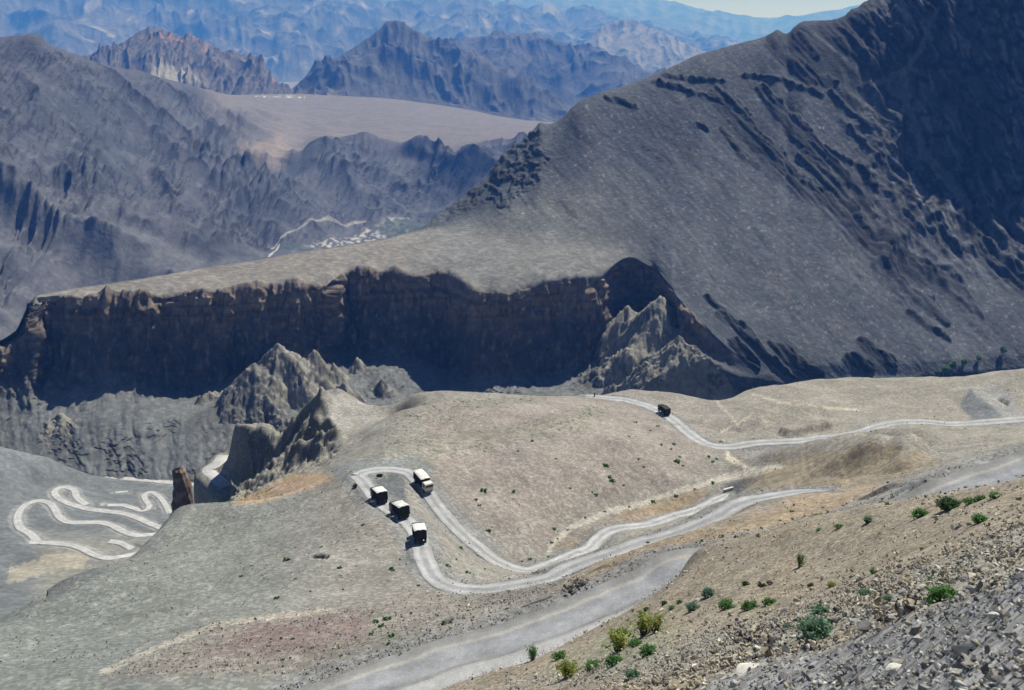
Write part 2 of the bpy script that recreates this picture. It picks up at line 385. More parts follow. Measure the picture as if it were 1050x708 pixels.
def tent(pts, w, h):
    d, al, sd = seg_dist(U2, V2, pts); P2[..., 2] += h*np.clip(1-d/w, 0, 1)**1.3*smooth(230, 270, Rr2)
tent([(346,406),(331,418),(335,434),(346,446)], 26, 2.2); tent([(331,418),(300,436),(270,446),(240,449)], 14, 5); tent([(345,452),(320,463),(280,471),(256,489),(238,506)], 11, 5.5)
tent([(336,446),(316,450),(295,462),(268,478),(245,498)], 11, -9); tent([(322,424),(312,432),(300,444)], 8, -5)
Dd = {}
for k in ('D', 'A', 'C', 'B', 'E', 'F'):
    Dd[k] = carve(P2, paths[k], rw[k]/2+(.4 if k != 'C' else 1.5), cut=.95, fill=.62, reach=10 if k in 'ABD' else (16 if k == 'C' else 8))
Dmin = np.minimum.reduce([Dd[k]-rw[k]/2 for k in Dd])
onroad = smooth(1.2, 0, Dmin)
# dark hollows and undercut banks (steep little scarps that face the viewer)
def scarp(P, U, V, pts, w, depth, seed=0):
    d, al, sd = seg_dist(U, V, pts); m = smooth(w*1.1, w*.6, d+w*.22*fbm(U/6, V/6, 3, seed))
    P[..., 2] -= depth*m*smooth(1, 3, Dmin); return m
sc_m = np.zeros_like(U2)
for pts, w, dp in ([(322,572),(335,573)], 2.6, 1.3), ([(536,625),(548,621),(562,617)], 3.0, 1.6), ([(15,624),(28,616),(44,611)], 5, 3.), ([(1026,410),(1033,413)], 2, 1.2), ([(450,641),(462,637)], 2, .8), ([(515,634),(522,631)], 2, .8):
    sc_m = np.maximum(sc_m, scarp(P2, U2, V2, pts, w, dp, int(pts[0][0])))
# small relief
rough2 = (1-onroad)
P2[..., 2] += rough2*(.10+.12*far2)*fbm(x/3.2, y/3.2, 4, 6)
P2[..., 2] += rough2*far2*.32*(ridged((U2*.8-V2*.6)/9+.6*fbm(U2/25, V2/25, 3, 9), (U2*.6+V2*.8)/40, 3, 7)-.5)*smooth(430, 470, V2)*smooth(380, 470, U2)*smooth(1.5, 6, Dmin)   # little rills down the slopes
N2 = grid_normals(P2); steep2 = 1-N2[..., 2]
U2, V2 = project(P2)
# ---- cover: what the ground is made of, plus a few painted lit and shaded spots
col = np.ones(P2.shape)*np.array([.232, .219, .196])
col = paint(col, smooth(380, 250, U2)*smooth(470, 520, V2), (.196, .203, .188))                       # greyer left slope
col = paint(col, smooth(250, 60, U2)*smooth(540, 600, V2), (.165, .178, .170), .8)
col = paint(col, blob(U2, V2, [(430,420),(560,404),(690,410),(735,450),(690,500),(600,520),(560,560),(500,540),(440,480)], 20, seed=21), (.262, .229, .204), .8)
col = paint(col, smooth(700, 780, U2)*smooth(470, 440, V2), (.255, .238, .20), .8)
col = paint(col, blob(U2, V2, [(560,610),(640,560),(720,540),(830,505),(900,495),(860,530),(700,570),(620,592)], 8, seed=2), (.275, .215, .15), .9)
col = paint(col, blob(U2, V2, [(575,560),(630,530),(700,505),(745,500),(735,512),(650,538),(590,565)], 6, seed=3), (.255, .195, .13), .85)
col = paint(col, blob(U2, V2, [(760,500),(800,470),(850,460),(905,452),(960,470),(930,490),(860,500),(800,503)], 8, seed=4), (.235, .195, .135), .9)
col = paint(col, blob(U2, V2, [(235,515),(300,487),(330,486),(345,492),(300,505),(260,518)], 4, seed=5), (.37, .27, .165), .9)
col = paint(col, blob(U2, V2, [(262,500),(310,492),(320,500),(285,507)], 5, seed=6), (.40, .28, .21), .7)
col = paint(col, blob(U2, V2, [(110,695),(220,642),(350,626),(440,612),(540,608),(440,650),(360,690)], 8, seed=7), (.225, .205, .182), .9)
col = paint(col, blob(U2, V2, [(210,668),(270,637),(360,628),(385,632),(370,655),(280,672)], 9, seed=8), (.195, .148, .14), .85)
col = paint(col, stroke(U2, V2, [(105,690),(160,665),(220,641),(290,631),(350,626)], 3, None, .6, 9, 9), (.40, .36, .30), .5)
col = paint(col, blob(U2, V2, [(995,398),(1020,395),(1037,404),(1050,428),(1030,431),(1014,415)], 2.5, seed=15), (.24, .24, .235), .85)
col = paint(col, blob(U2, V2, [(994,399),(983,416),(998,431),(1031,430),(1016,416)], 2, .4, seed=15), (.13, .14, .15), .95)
col = paint(col, stroke(U2, V2, [(560,575),(566,558),(585,541),(620,526),(660,516),(700,503),(745,489),(775,483),(800,478)], 3.0, None, .8, 7, 11), (.44, .41, .35), .7)   # dry stream bed
col = paint(col, stroke(U2, V2, [(745,459),(747,470),(770,482)], 2.6, None, .6, 6, 12), (.50, .45, .36), .85)
for pts, w in ([(735,412),(750,428),(760,440)], 1.4), ([(740,443),(762,432),(772,424)], 1.2), ([(772,404),(800,413),(850,418),(880,421)], 1.2):
    col = paint(col, stroke(U2, V2, pts, w, None, .8, 6, 13), (.44, .395, .32), .7)
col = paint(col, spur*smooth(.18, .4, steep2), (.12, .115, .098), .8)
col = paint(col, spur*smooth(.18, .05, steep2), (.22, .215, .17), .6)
col = paint(col, blob(U2, V2, [(345,408),(372,413),(398,428),(385,440),(345,440),(335,420)], 4, seed=14), (.32, .305, .28), .85)  # sunlit right face of the cone hill painted paler
# gravel shoulders and cut banks along the roads
for k, wd in (('A', 2.2), ('B', 2.4), ('D', 2.2), ('C', 3.6)):
    col = paint(col, smooth(rw[k]/2+wd*1.6, rw[k]/2+wd*.6, Dd[k]+1.1*fbm(x/3, y/3, 3, 15)), (.205, .208, .21), .8)
col = paint(col, stroke(U2, V2, [(346,484),(360,478),(390,474),(425,474),(440,482)], 5, None, .4, 9, 16)*smooth(-1, 1, Dmin), (.19, .205, .21), .8)
col = paint(col, blob(U2, V2, [(440,485),(470,515),(520,565),(500,560),(452,512)], 5, seed=17)*smooth(0, 1.5, Dmin), (.205, .208, .205), .6)
col = paint(col, blob(U2, V2, [(350,690),(450,652),(560,614),(640,590),(700,572),(700,582),(620,610),(540,638),(450,668),(380,694)], 5, seed=18), (.20, .20, .195), .85)
col = paint(col, blob(U2, V2, [(936,500),(1037,462),(1060,470),(1060,500),(960,512)], 5, seed=19)*smooth(0, 1, Dmin), (.16, .165, .165), .6)
col = paint(col, blob(U2, V2, [(400,486),(412,488),(418,517),(400,508),(382,495)], 3, seed=10)*smooth(-.3, .4, Dmin), (.105, .112, .12), .95)  # grey bank with the shade on its cut slope painted in
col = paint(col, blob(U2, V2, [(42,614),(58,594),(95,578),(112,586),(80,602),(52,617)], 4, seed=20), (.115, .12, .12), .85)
col = paint(col, sc_m*(Dmin > 1.5), (.07, .065, .055), .9)  # shade in the hollows and under the banks darkened into the colour
# thin green cover where water seeps
green = np.zeros_like(U2)
for pts, w, s_ in ([(430,462),(480,452),(530,446),(580,434),(610,424)], 9, .8), ([(500,412),(560,409)], 3, .9), ([(395,470),(410,440),(440,425),(480,420)], 18, .4), ([(210,516),(240,514),(275,503)], 3, .9), ([(560,578),(640,556),(660,548)], 2, .6), ([(600,558),(680,553),(760,538),(820,530)], 3, .6), ([(380,640),(400,655),(415,668)], 12, .5), ([(330,520),(430,470)], 20, .2), ([(640,600),(740,560)], 8, .3):
    green = np.maximum(green, s_*stroke(U2, V2, pts, w, None, 1.2, 6, int(pts[0][0])))
green *= smooth(-.1, .35, fbm(x/2.2, y/2.2, 3, 31))
col = paint(col, green*(1-onroad), (.085, .13, .055), .75)
# patchiness of the ground itself: pebbly pale streaks, duller silt
col *= (1+.13*fbm(x/22, y/22, 5, 32)+.16*fbm(U2/14+V2/30, V2/11, 4, 33)*far2)[..., None]
pale = smooth(.1, .45, fbm(x/2.6+.4*y/5, y/4.4, 5, 34))*smooth(2, 6, Dmin)
col = paint(col, pale, (.38, .365, .33), .33)
M_valley = ground_mat('dry stony hillside', 2.6, grain=.6, bump=.5, bdist=.5, cvar=.10, spk=(.2, .26), mid=14.)
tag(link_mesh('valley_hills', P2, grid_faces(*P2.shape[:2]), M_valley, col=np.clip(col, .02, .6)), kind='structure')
rA, rB = (.36, .362, .37), (.29, .297, .315)
edge = (.27, .268, .26)
pr = [(-1, edge), (-.75, rA), (-.45, (.43, .428, .42)), (-.1, rB), (.1, rB), (.45, (.43, .428, .42)), (.75, rA), (1, edge)]
road_mesh('upper_switchback_road', paths['A'], rw['A'], pr, 1, taper=16.)
road_mesh('lower_switchback_road', paths['B'], rw['B'], pr, 2, taper=7.)
road_mesh('far_road', paths['D'], rw['D'], pr, 3)
road_mesh('ravine_road', paths['E'], rw['E'], [(-1, rA), (1, (.52, .51, .5))], 4)
road_mesh('saddle_road', paths['F'], rw['F'], [(-1, rA), (1, (.5, .5, .5))], 5)
road_mesh('near_road', paths['C'], rw['C'], [(-1, (.19, .19, .19)), (-.8, (.23, .23, .228)), (-.66, (.25, .25, .25)), (-.56, (.36, .348, .32)), (-.44, (.25, .258, .272)), (-.2, (.29, .297, .315)), (.12, (.28, .287, .305)), (.24, (.27, .275, .285)), (.32, (.185, .185, .185)), (.40, (.35, .35, .35)), (.8, (.36, .362, .37)), (1, (.29, .288, .28))], 6, 8.)

# ================================================================== 2. GORGE FLOOR with the hairpins
ctl = []
for k in ('low', 'mid', 'high', 'pc', 'river'): c(*RD3[k][::2])
c((15,520,-286),(60,545,-279),(100,545,-281),(85,512,-301),(110,510,-306),(130,512,-309),(190,515,-314),(30,500,-288),(55,490,-297))
crest((15,462,-277),(50,471,-290),(75,481,-301), drops=((25, 4), (60, 20)))
crest((-45,445,-265), drops=((25, 4), (60, 20)))
c((20,575,-257),(60,573,-258),(15,600,-240),(50,595,-245),(100,610,-240),(15,640,-215),(100,640,-222),(200,600,-255),(260,560,-283),(260,520,-305),(200,560,-285),(260,600,-262),(-45,560,-262),(-45,620,-225))
for px in (-45, 100, 200, 260): hid(px, 800, -332)
tps3 = TPS(ctl, lam=5e-4)
q = np.linspace(1/360., 1/790., 420); X, Y, _ = polar_grid(-48, 262, 330, 1/q, 520)
P3 = np.stack([X, Y, np.maximum(tps3(X, Y), -331)], -1); x, y = X, Y
P3[..., 2] += 1.6*fbm(x/40, y/40, 3, 41)+.8*fbm(x/12, y/12, 3, 42)
p3 = {k: road_path(v, .8) for k, v in RD3.items()}
w3 = dict(low=4.6, mid=5.2, high=5.2, pc=4.4, pd=4.6, pe=3., river=6.)
D3 = np.minimum.reduce([carve(P3, p3[k], w3[k]/2+1.2, cut=.8, fill=.6, reach=14, drop=.3)-w3[k]/2 for k in w3])
P3[..., 2] += .4*fbm(x/5, y/5, 4, 43)*smooth(0, 2, D3)
U3, V3 = project(P3); N3 = grid_normals(P3)
col = np.ones(P3.shape)*np.array([.138, .150, .156])
col = paint(col, smooth(535, 565, V3)*smooth(20, 60, U3), (.235, .225, .195), .7)
col = paint(col, smooth(500, 465, V3)*smooth(90, 20, U3), (.165, .18, .195), .8)
col = paint(col, smooth(3.5, 1, D3+1.5*fbm(x/6, y/6, 3, 44)), (.29, .29, .285), .6)
col = paint(col, stroke(U3, V3, [(15,590),(50,578),(80,573)], 9, None, .6, 9, 45), (.33, .30, .24), .7)
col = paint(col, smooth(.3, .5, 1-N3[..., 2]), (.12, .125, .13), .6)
col *= (1+.2*fbm(x/30, y/12, 5, 46)+.15*fbm(x/5, y/5, 4, 47))[..., None]
M_gorge = ground_mat('gorge silt', 6., grain=2.4, bump=.6, bdist=1., cvar=.15, spk=(.12, .15), mid=25.)
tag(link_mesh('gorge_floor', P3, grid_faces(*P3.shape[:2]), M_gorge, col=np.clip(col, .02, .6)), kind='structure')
names3 = dict(low='hairpin_road', mid='hairpin_road', high='hairpin_road', pc='hairpin_road', pd='hairpin_road', pe='hairpin_road', river='riverside_road')
for i, k in enumerate(w3): road_mesh(names3[k], p3[k], w3[k], [(-1, (.26, .265, .27)), (-.5, (.46, .46, .46)), (0, (.40, .402, .405)), (.5, (.46, .46, .46)), (1, (.26, .265, .27))], 20+i, 9.)

# ================================================================== 3. THE PLATEAU CLIFF and the big scree ridge behind it
cols4 = np.linspace(-60, 1112, 960)
foot = [(-60,493,-331),(40,492,-331),(130,493,-331),(200,497,-331),(280,490,-331),(400,470,-331),(600,455,-331),(740,430,-331),(840,412,-331),(960,398,-331),(1112,388,-331)]
tal  = [(-60,440,-306),(15,436,-306),(60,434,-306),(120,434,-306),(200,432,-306),(280,424,-305),(340,412,-306),(420,398,-310),(520,404,-318),(620,404,-318),(680,385,-296),(720,375,-284),(760,388,-292),(840,398,-308),(960,390,-318),(1112,380,-318)]
edge4= [(-60,380,-262),(15,352,-252),(31,322,-227),(38,307,-219),(100,305,-219),(200,300,-219),(280,294,-220),(334,291,-222),(358,280,-221),(393,280,-222),(428,284,-225),(452,282,-225),(476,293,-229),(492,301,-231),(522,301,-231),(548,294,-230),(580,289,-228),(615,287,-228),(647,267,-222),(665,274,-227),(682,285,-232),(695,307,-240),(711,323,-248),(730,343,-260),(760,368,-279),(840,388,-300),(960,384,-312),(1112,374,-313)]
def hor(p): q_ = at_z(p[0], p[1], p[2]); return float(math.hypot(q_[0], q_[1]))
_cy = [(-60,400),(15,392),(31,384),(38,382),(78,380),(104,382),(150,402),(200,394),(240,380),(300,368),(358,360),(393,352),(452,372),(492,382),(548,380),(615,366),(647,326),(665,328),(695,344),(711,352),(730,363),(760,379),(840,393),(960,387),(1112,377)]
cbot = []
for p in edge4:
    yy = float(pchip([a for a, b in _cy], [b for a, b in _cy], [p[0]])[0]); wv = float(smooth(735, 660, p[0]))
    rt = hor((p[0], float(np.interp(p[0], [a[0] for a in tal], [a[1] for a in tal])), float(np.interp(p[0], [a[0] for a in tal], [a[2] for a in tal]))))
    cbot.append((p[0], yy, mix(.5*(hor(p)+rt), max(hor(p)-(16 if p[0] < 330 else 8), rt+2), wv)))
back4= [(-60,372,-262),(15,344,-250),(30,316,-226),(38,304.5,-218),(60,300,-217),(100,294,-217),(150,286,-216),(200,277,-215),(260,268,-214),(300,261,-213),(350,253,-212),(400,245,-211),(430,237.5,-210),(470,238,-209),(520,243,-209),(560,246,-208),(600,252,-210),(640,256,-214),(665,266,-221),(690,296,-235),(711,317,-245),(730,335,-256),(760,358,-273),(840,376,-291),(960,372,-303),(1112,362,-304)]
# crest: px, py, horizontal distance
crest4=[(-60,368,880),(15,340,880),(30,312,890),(38,303.5,915),(60,299,925),(100,293,940),(150,285,950),(200,276,960),(260,267,985),(300,260,1005),(350,252,1030),(400,244,1062),(430,235.5,1100),(450,221,1150),(470,206,1185),(500,181,1215),(520,156,1235),(540,141,1250),(556,127,1260),(562,128,1262),(600,101,1290),(650,85,1320),(700,64,1350),(720,55,1362),(745,48,1375),(770,42,1390),(790,34,1400),(797,30,1405),(806,34,1408),(815,27,1412),(825,22,1415),(850,21,1425),(870,13,1432),(900,-4,1438),(960,-24,1436),(1037,-42,1432),(1112,-55,1425)]
mid4 = []
for px, py, r in crest4:      # half way up the slope, slightly hollow
    b = at_z(px, float(pchip([p[0] for p in back4], [p[1] for p in back4], [px])[0]), float(pchip([p[0] for p in back4], [p[2] for p in back4], [px])[0]))
    t = at_r(px, py, r); L_ = np.linalg.norm(t-b); k_ = float(smooth(850, 960, px)); m_ = .5*(b+t)+np.array([0, (.09*L_*k_), (-.035*L_ if px > 440 else 0)-.05*L_*k_]); u_, v_ = project(m_)
    mid4.append((px, float(v_), float(math.hypot(m_[0], m_[1]))))
behind4 = [(p[0], p[1]+ (34 if p[0] < 430 else 60), p[2]+ (150 if p[0] < 430 else 320)) for p in crest4]
far4 = [(p[0], p[1]+ (60 if p[0] < 430 else 150), p[2]+ (330 if p[0] < 430 else 700)) for p in crest4]
P4, row4 = loft(cols4, [('z', foot), ('z', tal), ('r', cbot), ('z', edge4), ('z', back4), ('r', mid4), ('r', crest4), ('r', behind4), ('r', far4)], [150, 70, 100, 60, 190, 200, 30, 6])
row4 = np.where(row4 < 1, row4, np.where(row4 < 3, 1+(row4-1)/2, row4-1))
B4 = P4.copy(); U4, V4 = project(B4); Nb = grid_normals(B4)
RW = np.broadcast_to(row4[:, None], U4.shape)
fade = smooth(5.9, 5.2, RW)                                   # leave the hidden back side plain
x, y, z = B4[..., 0], B4[..., 1], B4[..., 2]
# coordinates along / across the fall line of the big slope (down to the right)
fa = (U4*.73-V4*.68); fb = (U4*.68+V4*.73)
ridge_w = smooth(2.6, 3.6, RW)*smooth(400, 520, U4)
low_w = smooth(745, 800, U4)*smooth(0, .6, RW)
slope_w = np.maximum(ridge_w, low_w)
cl_w = smooth(2.15, 1.9, RW)*smooth(1.15, 1.6, RW)*smooth(770, 700, U4)       # cliff band
tal_w = smooth(1.6, 1.2, RW)*smooth(770, 700, U4)
dn = np.zeros_like(U4)
dn += slope_w*(2.6*fbm(fa/34+.4*fbm(U4/60, V4/60, 2, 49), fb/150, 4, 51)+.6*fbm(fa/9, fb/60, 4, 52)+.35*fbm(fa/3, fb/12, 3, 53))
corner_w = smooth(840, 930, U4)*smooth(330, 230, V4)*(RW > 3)
dn += corner_w*(26*(ridged((U4*.85-V4*.53)/46+.5*fbm(U4/50, V4/50, 3, 47), (U4*.53+V4*.85)/170, 5, 48)-.5)+7*(ridged((U4*.8-V4*.6)/13, (U4*.6+V4*.8)/50, 4, 46)-.5))
dn += (1-slope_w)*smooth(1.9, 2.3, RW)*(1.6*fbm(x/60, y/60, 4, 54)+.4*fbm(x/14, y/14, 4, 55))
# flutes and beds in the cliff, gullied talus below
flute = (ridged(U4/26+1.1*fbm(U4/40, V4/40, 3, 56), V4/80+.6*fbm(U4/25, V4/25, 2, 156), 4, 57)-.5)*(.5+.9*smooth(-.2, .3, fbm(U4/70, V4/200, 2, 157)))
bed = fbm(U4/240, z/5.5+.6*fbm(x/60, y/60, 3, 59), 3, 58)
dn += smooth(2.3, 2.05, RW)*smooth(1.15, 1.6, RW)*smooth(770, 700, U4)*15*fbm(U4/42, U4*0+.3, 3, 165)
dn += cl_w*(9*flute+1.4*bed+5*(ridged(U4/8+.4*fbm(U4/14, V4/20, 3, 163), V4/60, 4, 164)-.5)+2.6*(ridged(U4/11+.6*fbm(U4/14, V4/14, 3, 161), V4/16, 5, 60)-.5))
# rock outcrops: ribs standing out of the scree, their lower left faces steep
outcrops = [
 ([(733,97),(757,113),(770,140),(793,160),(817,187),(843,207),(867,232),(893,253),(913,276),(930,299),(953,316),(973,333)], 9, 11),
 ([(780,90),(800,118),(825,150),(850,185),(868,212),(890,236),(917,262),(940,276),(962,285),(985,305),(1007,326)], 7, 11),
 ([(815,120),(840,150),(872,190),(895,215),(915,240),(930,262)], 4, 5),
 ([(850,95),(875,120),(893,135)], 4, 4), ([(845,150),(880,175),(900,200)], 2.5, 3),
 ([(940,80),(960,95),(972,110)], 6, 6), ([(945,125),(965,140),(985,150),(1000,165)], 8, 8),
 ([(955,110),(985,125),(1008,150),(1030,180)], 5, 7), ([(1000,70),(1010,110),(1020,140)], 6, 8), ([(975,30),(985,60),(1005,90)], 7, 9),
 ([(1003,120),(1025,140),(1045,170),(1060,210)], 14, 16), ([(1000,165),(1020,200),(1050,250)], 8, 10), ([(960,200),(990,230),(1020,260),(1060,300)], 5, 9),
 ([(740,130),(760,157),(780,173)], 2, 5), ([(713,127),(727,134)], 4, 4),
 ([(880,349),(897,363),(920,376)], 4, 6), ([(865,368),(880,374),(895,380)], 6, 7), ([(930,320),(950,335),(975,350)], 3, 3),
 ([(790,352),(808,366),(825,378),(845,390)], 6, 9), ([(750,350),(765,366),(778,380)], 5, 6), ([(735,322),(760,345),(790,370),(815,388)], 4, 4), ([(722,305),(750,330),(775,345)], 2, 3),
 ([(760,78),(790,80),(820,90),(845,98)], 3, 3), ([(790,40),(805,60),(830,80),(860,85)], 9, 6), ([(850,30),(880,50),(900,75)], 14, 8), ([(820,35),(840,60)], 12, 6), ([(890,20),(920,40),(930,60)], 14, 8), ([(930,0),(945,30)], 10, 6),
 ([(620,100),(640,106),(655,112)], 3, 4), ([(670,85),(700,92),(725,100),(755,108)], 3, 3), ([(680,78),(710,82),(745,84)], 2, 3),
 ([(1000,250),(1030,275),(1060,300)], 7, 10), ([(960,150),(975,180),(990,215)], 4, 5), ([(800,168),(850,218),(895,258),(930,300)], 3, 4), ([(818,160),(862,205),(908,247)], 2.5, 3), ([(838,178),(880,222),(925,262)], 2, 3), ([(870,130),(910,180),(950,225),(990,262)], 2, 3),
]
fn1 = .8*fbm(fa/3.4+.5*fbm(U4/16, V4/16, 3, 160), fb/90, 4, 170)+.35*fbm(U4/12, V4/12, 3, 171)
def stroke2(U, V, pts, w, w2, seed):
    m = np.zeros(U.shape); xs = [p[0] for p in pts]; ys = [p[1] for p in pts]; pad = max(w, w2)*3+4
    bb = (U > min(xs)-pad) & (U < max(xs)+pad) & (V > min(ys)-pad) & (V < max(ys)+pad)
    d, al, sd_ = seg_dist(U[bb], V[bb], pts); ww = mix(w, w2, al)*smooth(-.05, .1, al+.05)
    m[bb] = smooth(1.35, .45, d/(ww*smooth(1.05, .85, al)+.01)+1.5*fn1[bb]); return m
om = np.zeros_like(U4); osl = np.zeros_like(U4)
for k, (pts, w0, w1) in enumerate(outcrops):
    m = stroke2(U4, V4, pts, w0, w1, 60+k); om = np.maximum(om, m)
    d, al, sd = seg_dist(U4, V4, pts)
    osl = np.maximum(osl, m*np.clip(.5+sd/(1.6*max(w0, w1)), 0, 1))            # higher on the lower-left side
rib = ridged(fa/7+.5*fbm(U4/16, V4/16, 3, 71), fb/120, 4, 72)
rib2 = ridged(fa/2.8+.5*fn1, fb/26, 4, 172)-.5
dn += om*1.2*rib2
dn += om*(.8+4.2*osl)*(.35+1.1*rib)*smooth(5., 4.7, RW)
# rocky nose of the ridge
nose = blob(U4, V4, [(432,236),(455,215),(490,188),(520,150),(552,128),(562,132),(562,168),(552,190),(535,205),(520,218),(500,205),(470,222)], 9, seed=73)*smooth(2.9, 3.2, RW)
nr = ridged(U4/15, V4/13, 5, 74)
nosem = nose*smooth(.42, .6, nr+.25*smooth(500, 470, U4))
dn += nosem*(5*(nr-.2)+2.5*(ridged(U4/4, V4/5, 4, 175)-.5))
# spurs and fans against the cliff foot: cones standing in front of the wall
def cone(px, py, out, slope, seed, rough=.55):
    i = np.argmin((U4-px)**2+(V4-py)**2+1e4*(RW > 2.4)); p = B4.reshape(-1, 3)[i]; p = at_r(px, py, math.hypot(p[0], p[1])-out); q0 = p[:2]
    dx, dy = P4[..., 0]-q0[0], P4[..., 1]-q0[1]; a = np.arctan2(dy, dx); d = np.hypot(dx, dy)
    zc = p[2]-(1-smooth(0, .3, RW))*60-slope*d*(1+rough*fbm(a*1.6+seed, d/45, 4, seed))+5*fbm(dx/11, dy/11, 4, seed+1)+2.4*(ridged(dx/5, dy/5, 4, seed+2)-.5)
    m = smooth(-1, 2, zc-P4[..., 2])*(RW < 2.05); P4[..., 2] = np.where(RW < 2.05, np.maximum(P4[..., 2], zc), P4[..., 2]); return m
P4 += Nb*(dn*fade)[..., None]
P4 += np.stack([x, y, z*0], -1)/np.hypot(x, y)[..., None]*(tal_w*(11*(ridged(U4/40+.6*fbm(U4/30, V4/40, 3, 75), V4/300, 3, 76)-.55)+3*(ridged(U4/11+.6*fbm(U4/20, V4/30, 2, 74), V4/160, 3, 73)-.5)+1.1*fbm(U4/8, V4/24, 4, 77)+2.2*np.maximum(ridged(U4/9, V4/11, 4, 78)-.62, 0)*6*smooth(-.05, .25, fbm(U4/45, V4/45, 3, 79))))[..., None]
cones = np.zeros_like(U4)
for k, (px, py, out, sl) in enumerate([(285,352,42,1.0),(262,372,50,.95),(240,398,34,.85),(304,362,34,1.25),(322,358,30,1.4),(342,372,30,1.5),(366,366,30,1.4),(352,392,36,1.1),(392,388,26,1.4),(676,303,42,1.05),(644,313,42,1.2),(696,345,44,.95),(716,372,40,.9),(658,352,46,1.05),(60,425,10,.7)]):
    cones = np.maximum(cones, cone(px, py, out, sl, 80+k))
# notches in the cliff edge
U4, V4 = project(P4); N4 = grid_normals(P4); st4 = 1-N4[..., 2]
x, y, z = P4[..., 0], P4[..., 1], P4[..., 2]
scree = np.array([.078, .087, .102]); dark = np.array([.036, .040, .047])
col = np.ones(P4.shape)*scree
plate = smooth(1.98, 2.12, RW)*smooth(3.35, 2.9, RW)*smooth(690, 600, U4)
col = paint(col, plate*smooth(560, 420, U4), (.205, .190, .172))
col = paint(col, plate*smooth(380, 480, U4), (.175, .175, .168))
col = paint(col, smooth(2.9, 3.4, RW)*smooth(420, 470, U4)*smooth(700, 560, U4)*smooth(4.2, 3.5, RW), (.14, .145, .138), .7)
col = paint(col, slope_w*smooth(.0, .35, fbm(fa/18+.5*fbm(U4/40, V4/40, 2, 90), fb/90, 4, 91)), (.098, .099, .106), .5)
col = paint(col, slope_w*smooth(.05, .4, fbm(fa/6, fb/40, 4, 92)), (.055, .061, .074), .5)
col = paint(col, slope_w*smooth(.33, .5, fbm(fa/2., fb/6, 3, 93)), (.30, .29, .27), .6)
col = paint(col, cl_w*(1-cones), (.20, .155, .12), .9)
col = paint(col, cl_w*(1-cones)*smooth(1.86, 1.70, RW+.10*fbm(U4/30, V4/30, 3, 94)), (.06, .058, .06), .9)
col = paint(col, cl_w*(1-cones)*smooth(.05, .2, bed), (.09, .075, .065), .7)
col = paint(col, cl_w*(1-cones)*smooth(.1, .4, fbm(U4/6, V4/14, 4, 194)), (.25, .205, .16), .55)
col = paint(col, cl_w*(1-cones)*smooth(.62, .8, ridged(U4/12, V4/40, 4, 195)), (.05, .045, .045), .7)
col = paint(col, tal_w, (.15, .158, .158), .9)
col = paint(col, cones*smooth(1.99, 1.9, RW), (.235, .225, .195), .9)
tr = .5*ridged(U4/9, V4/11, 4, 78)+.25+.45*fbm(U4/45, V4/45, 3, 79)
col = paint(col, (tal_w+cones*.9)*smooth(.62, .74, tr)*(RW < 2), (.09, .09, .085), .75)
col = paint(col, blob(U4, V4, [(190,430),(250,380),(280,360),(300,380),(300,470),(240,480),(200,470)], 12, seed=96)*(RW < 2)*smooth(.35, .5, tr), (.10, .10, .095), .8)
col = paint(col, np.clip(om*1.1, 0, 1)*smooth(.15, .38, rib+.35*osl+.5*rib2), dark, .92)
col = paint(col, nosem, (.06, .065, .07), .9)
col = paint(col, smooth(830, 1000, U4)*smooth(260, 60, V4)*ridge_w, (.05, .056, .068), .8)                 # dark slate in the upper corner, its shadow and vignetting painted in
col = paint(col, blob(U4, V4, [(795,35),(850,20),(900,-5),(990,-10),(960,60),(900,80),(850,82),(815,75)], 10, seed=97)*(RW > 3), (.032, .036, .045), .9)  # dark rock under the crest, with its shadow painted in
corner = smooth(860, 940, U4)*smooth(300, 200, V4)*(RW > 3)
col = paint(col, corner*smooth(.0, .3, fbm((U4*.9-V4*.43)/9+.5*fbm(U4/22, V4/22, 3, 196), (U4*.43+V4*.9)/55, 5, 197)), (.17, .175, .185), .75)
col = paint(col, corner*smooth(.55, .7, ridged((U4*.8-V4*.6)/14, (U4*.6+V4*.8)/30, 5, 198)), (.018, .02, .026), .85)
for pts, w in ([(960,10),(945,50),(925,75),(900,85)], 3), ([(835,35),(860,55),(880,70)], 1.6), ([(925,75),(930,110),(950,160),(985,200)], 5):
    col = paint(col, stroke(U4, V4, pts, w, None, .6, 8, 98)*(RW > 3), (.155, .16, .165), .6)
col = paint(col, smooth(2.02, 2.25, RW)*smooth(2.7, 2.4, RW)*smooth(.1, .4, fbm(U4/12, V4/5, 4, 99)), (.16, .165, .165), .6)
col *= (1+.16*fbm(U4/60, V4/60, 4, 100)+.13*fbm(fa/4, fb/16, 4, 101)+.30*slope_w*fbm(fa/30+.6*fbm(U4/50, V4/50, 3, 102), fb/120, 5, 103))[..., None]
M_ridge = ground_mat('slate scree', 7., grain=4., bump=.7, bdist=1.6, cvar=.16, spk=(.14, .2), mid=34.)
tag(link_mesh('plateau_and_ridge', P4, grid_faces(*P4.shape[:2]), M_ridge, col=np.clip(col, .015, .6)), kind='structure')

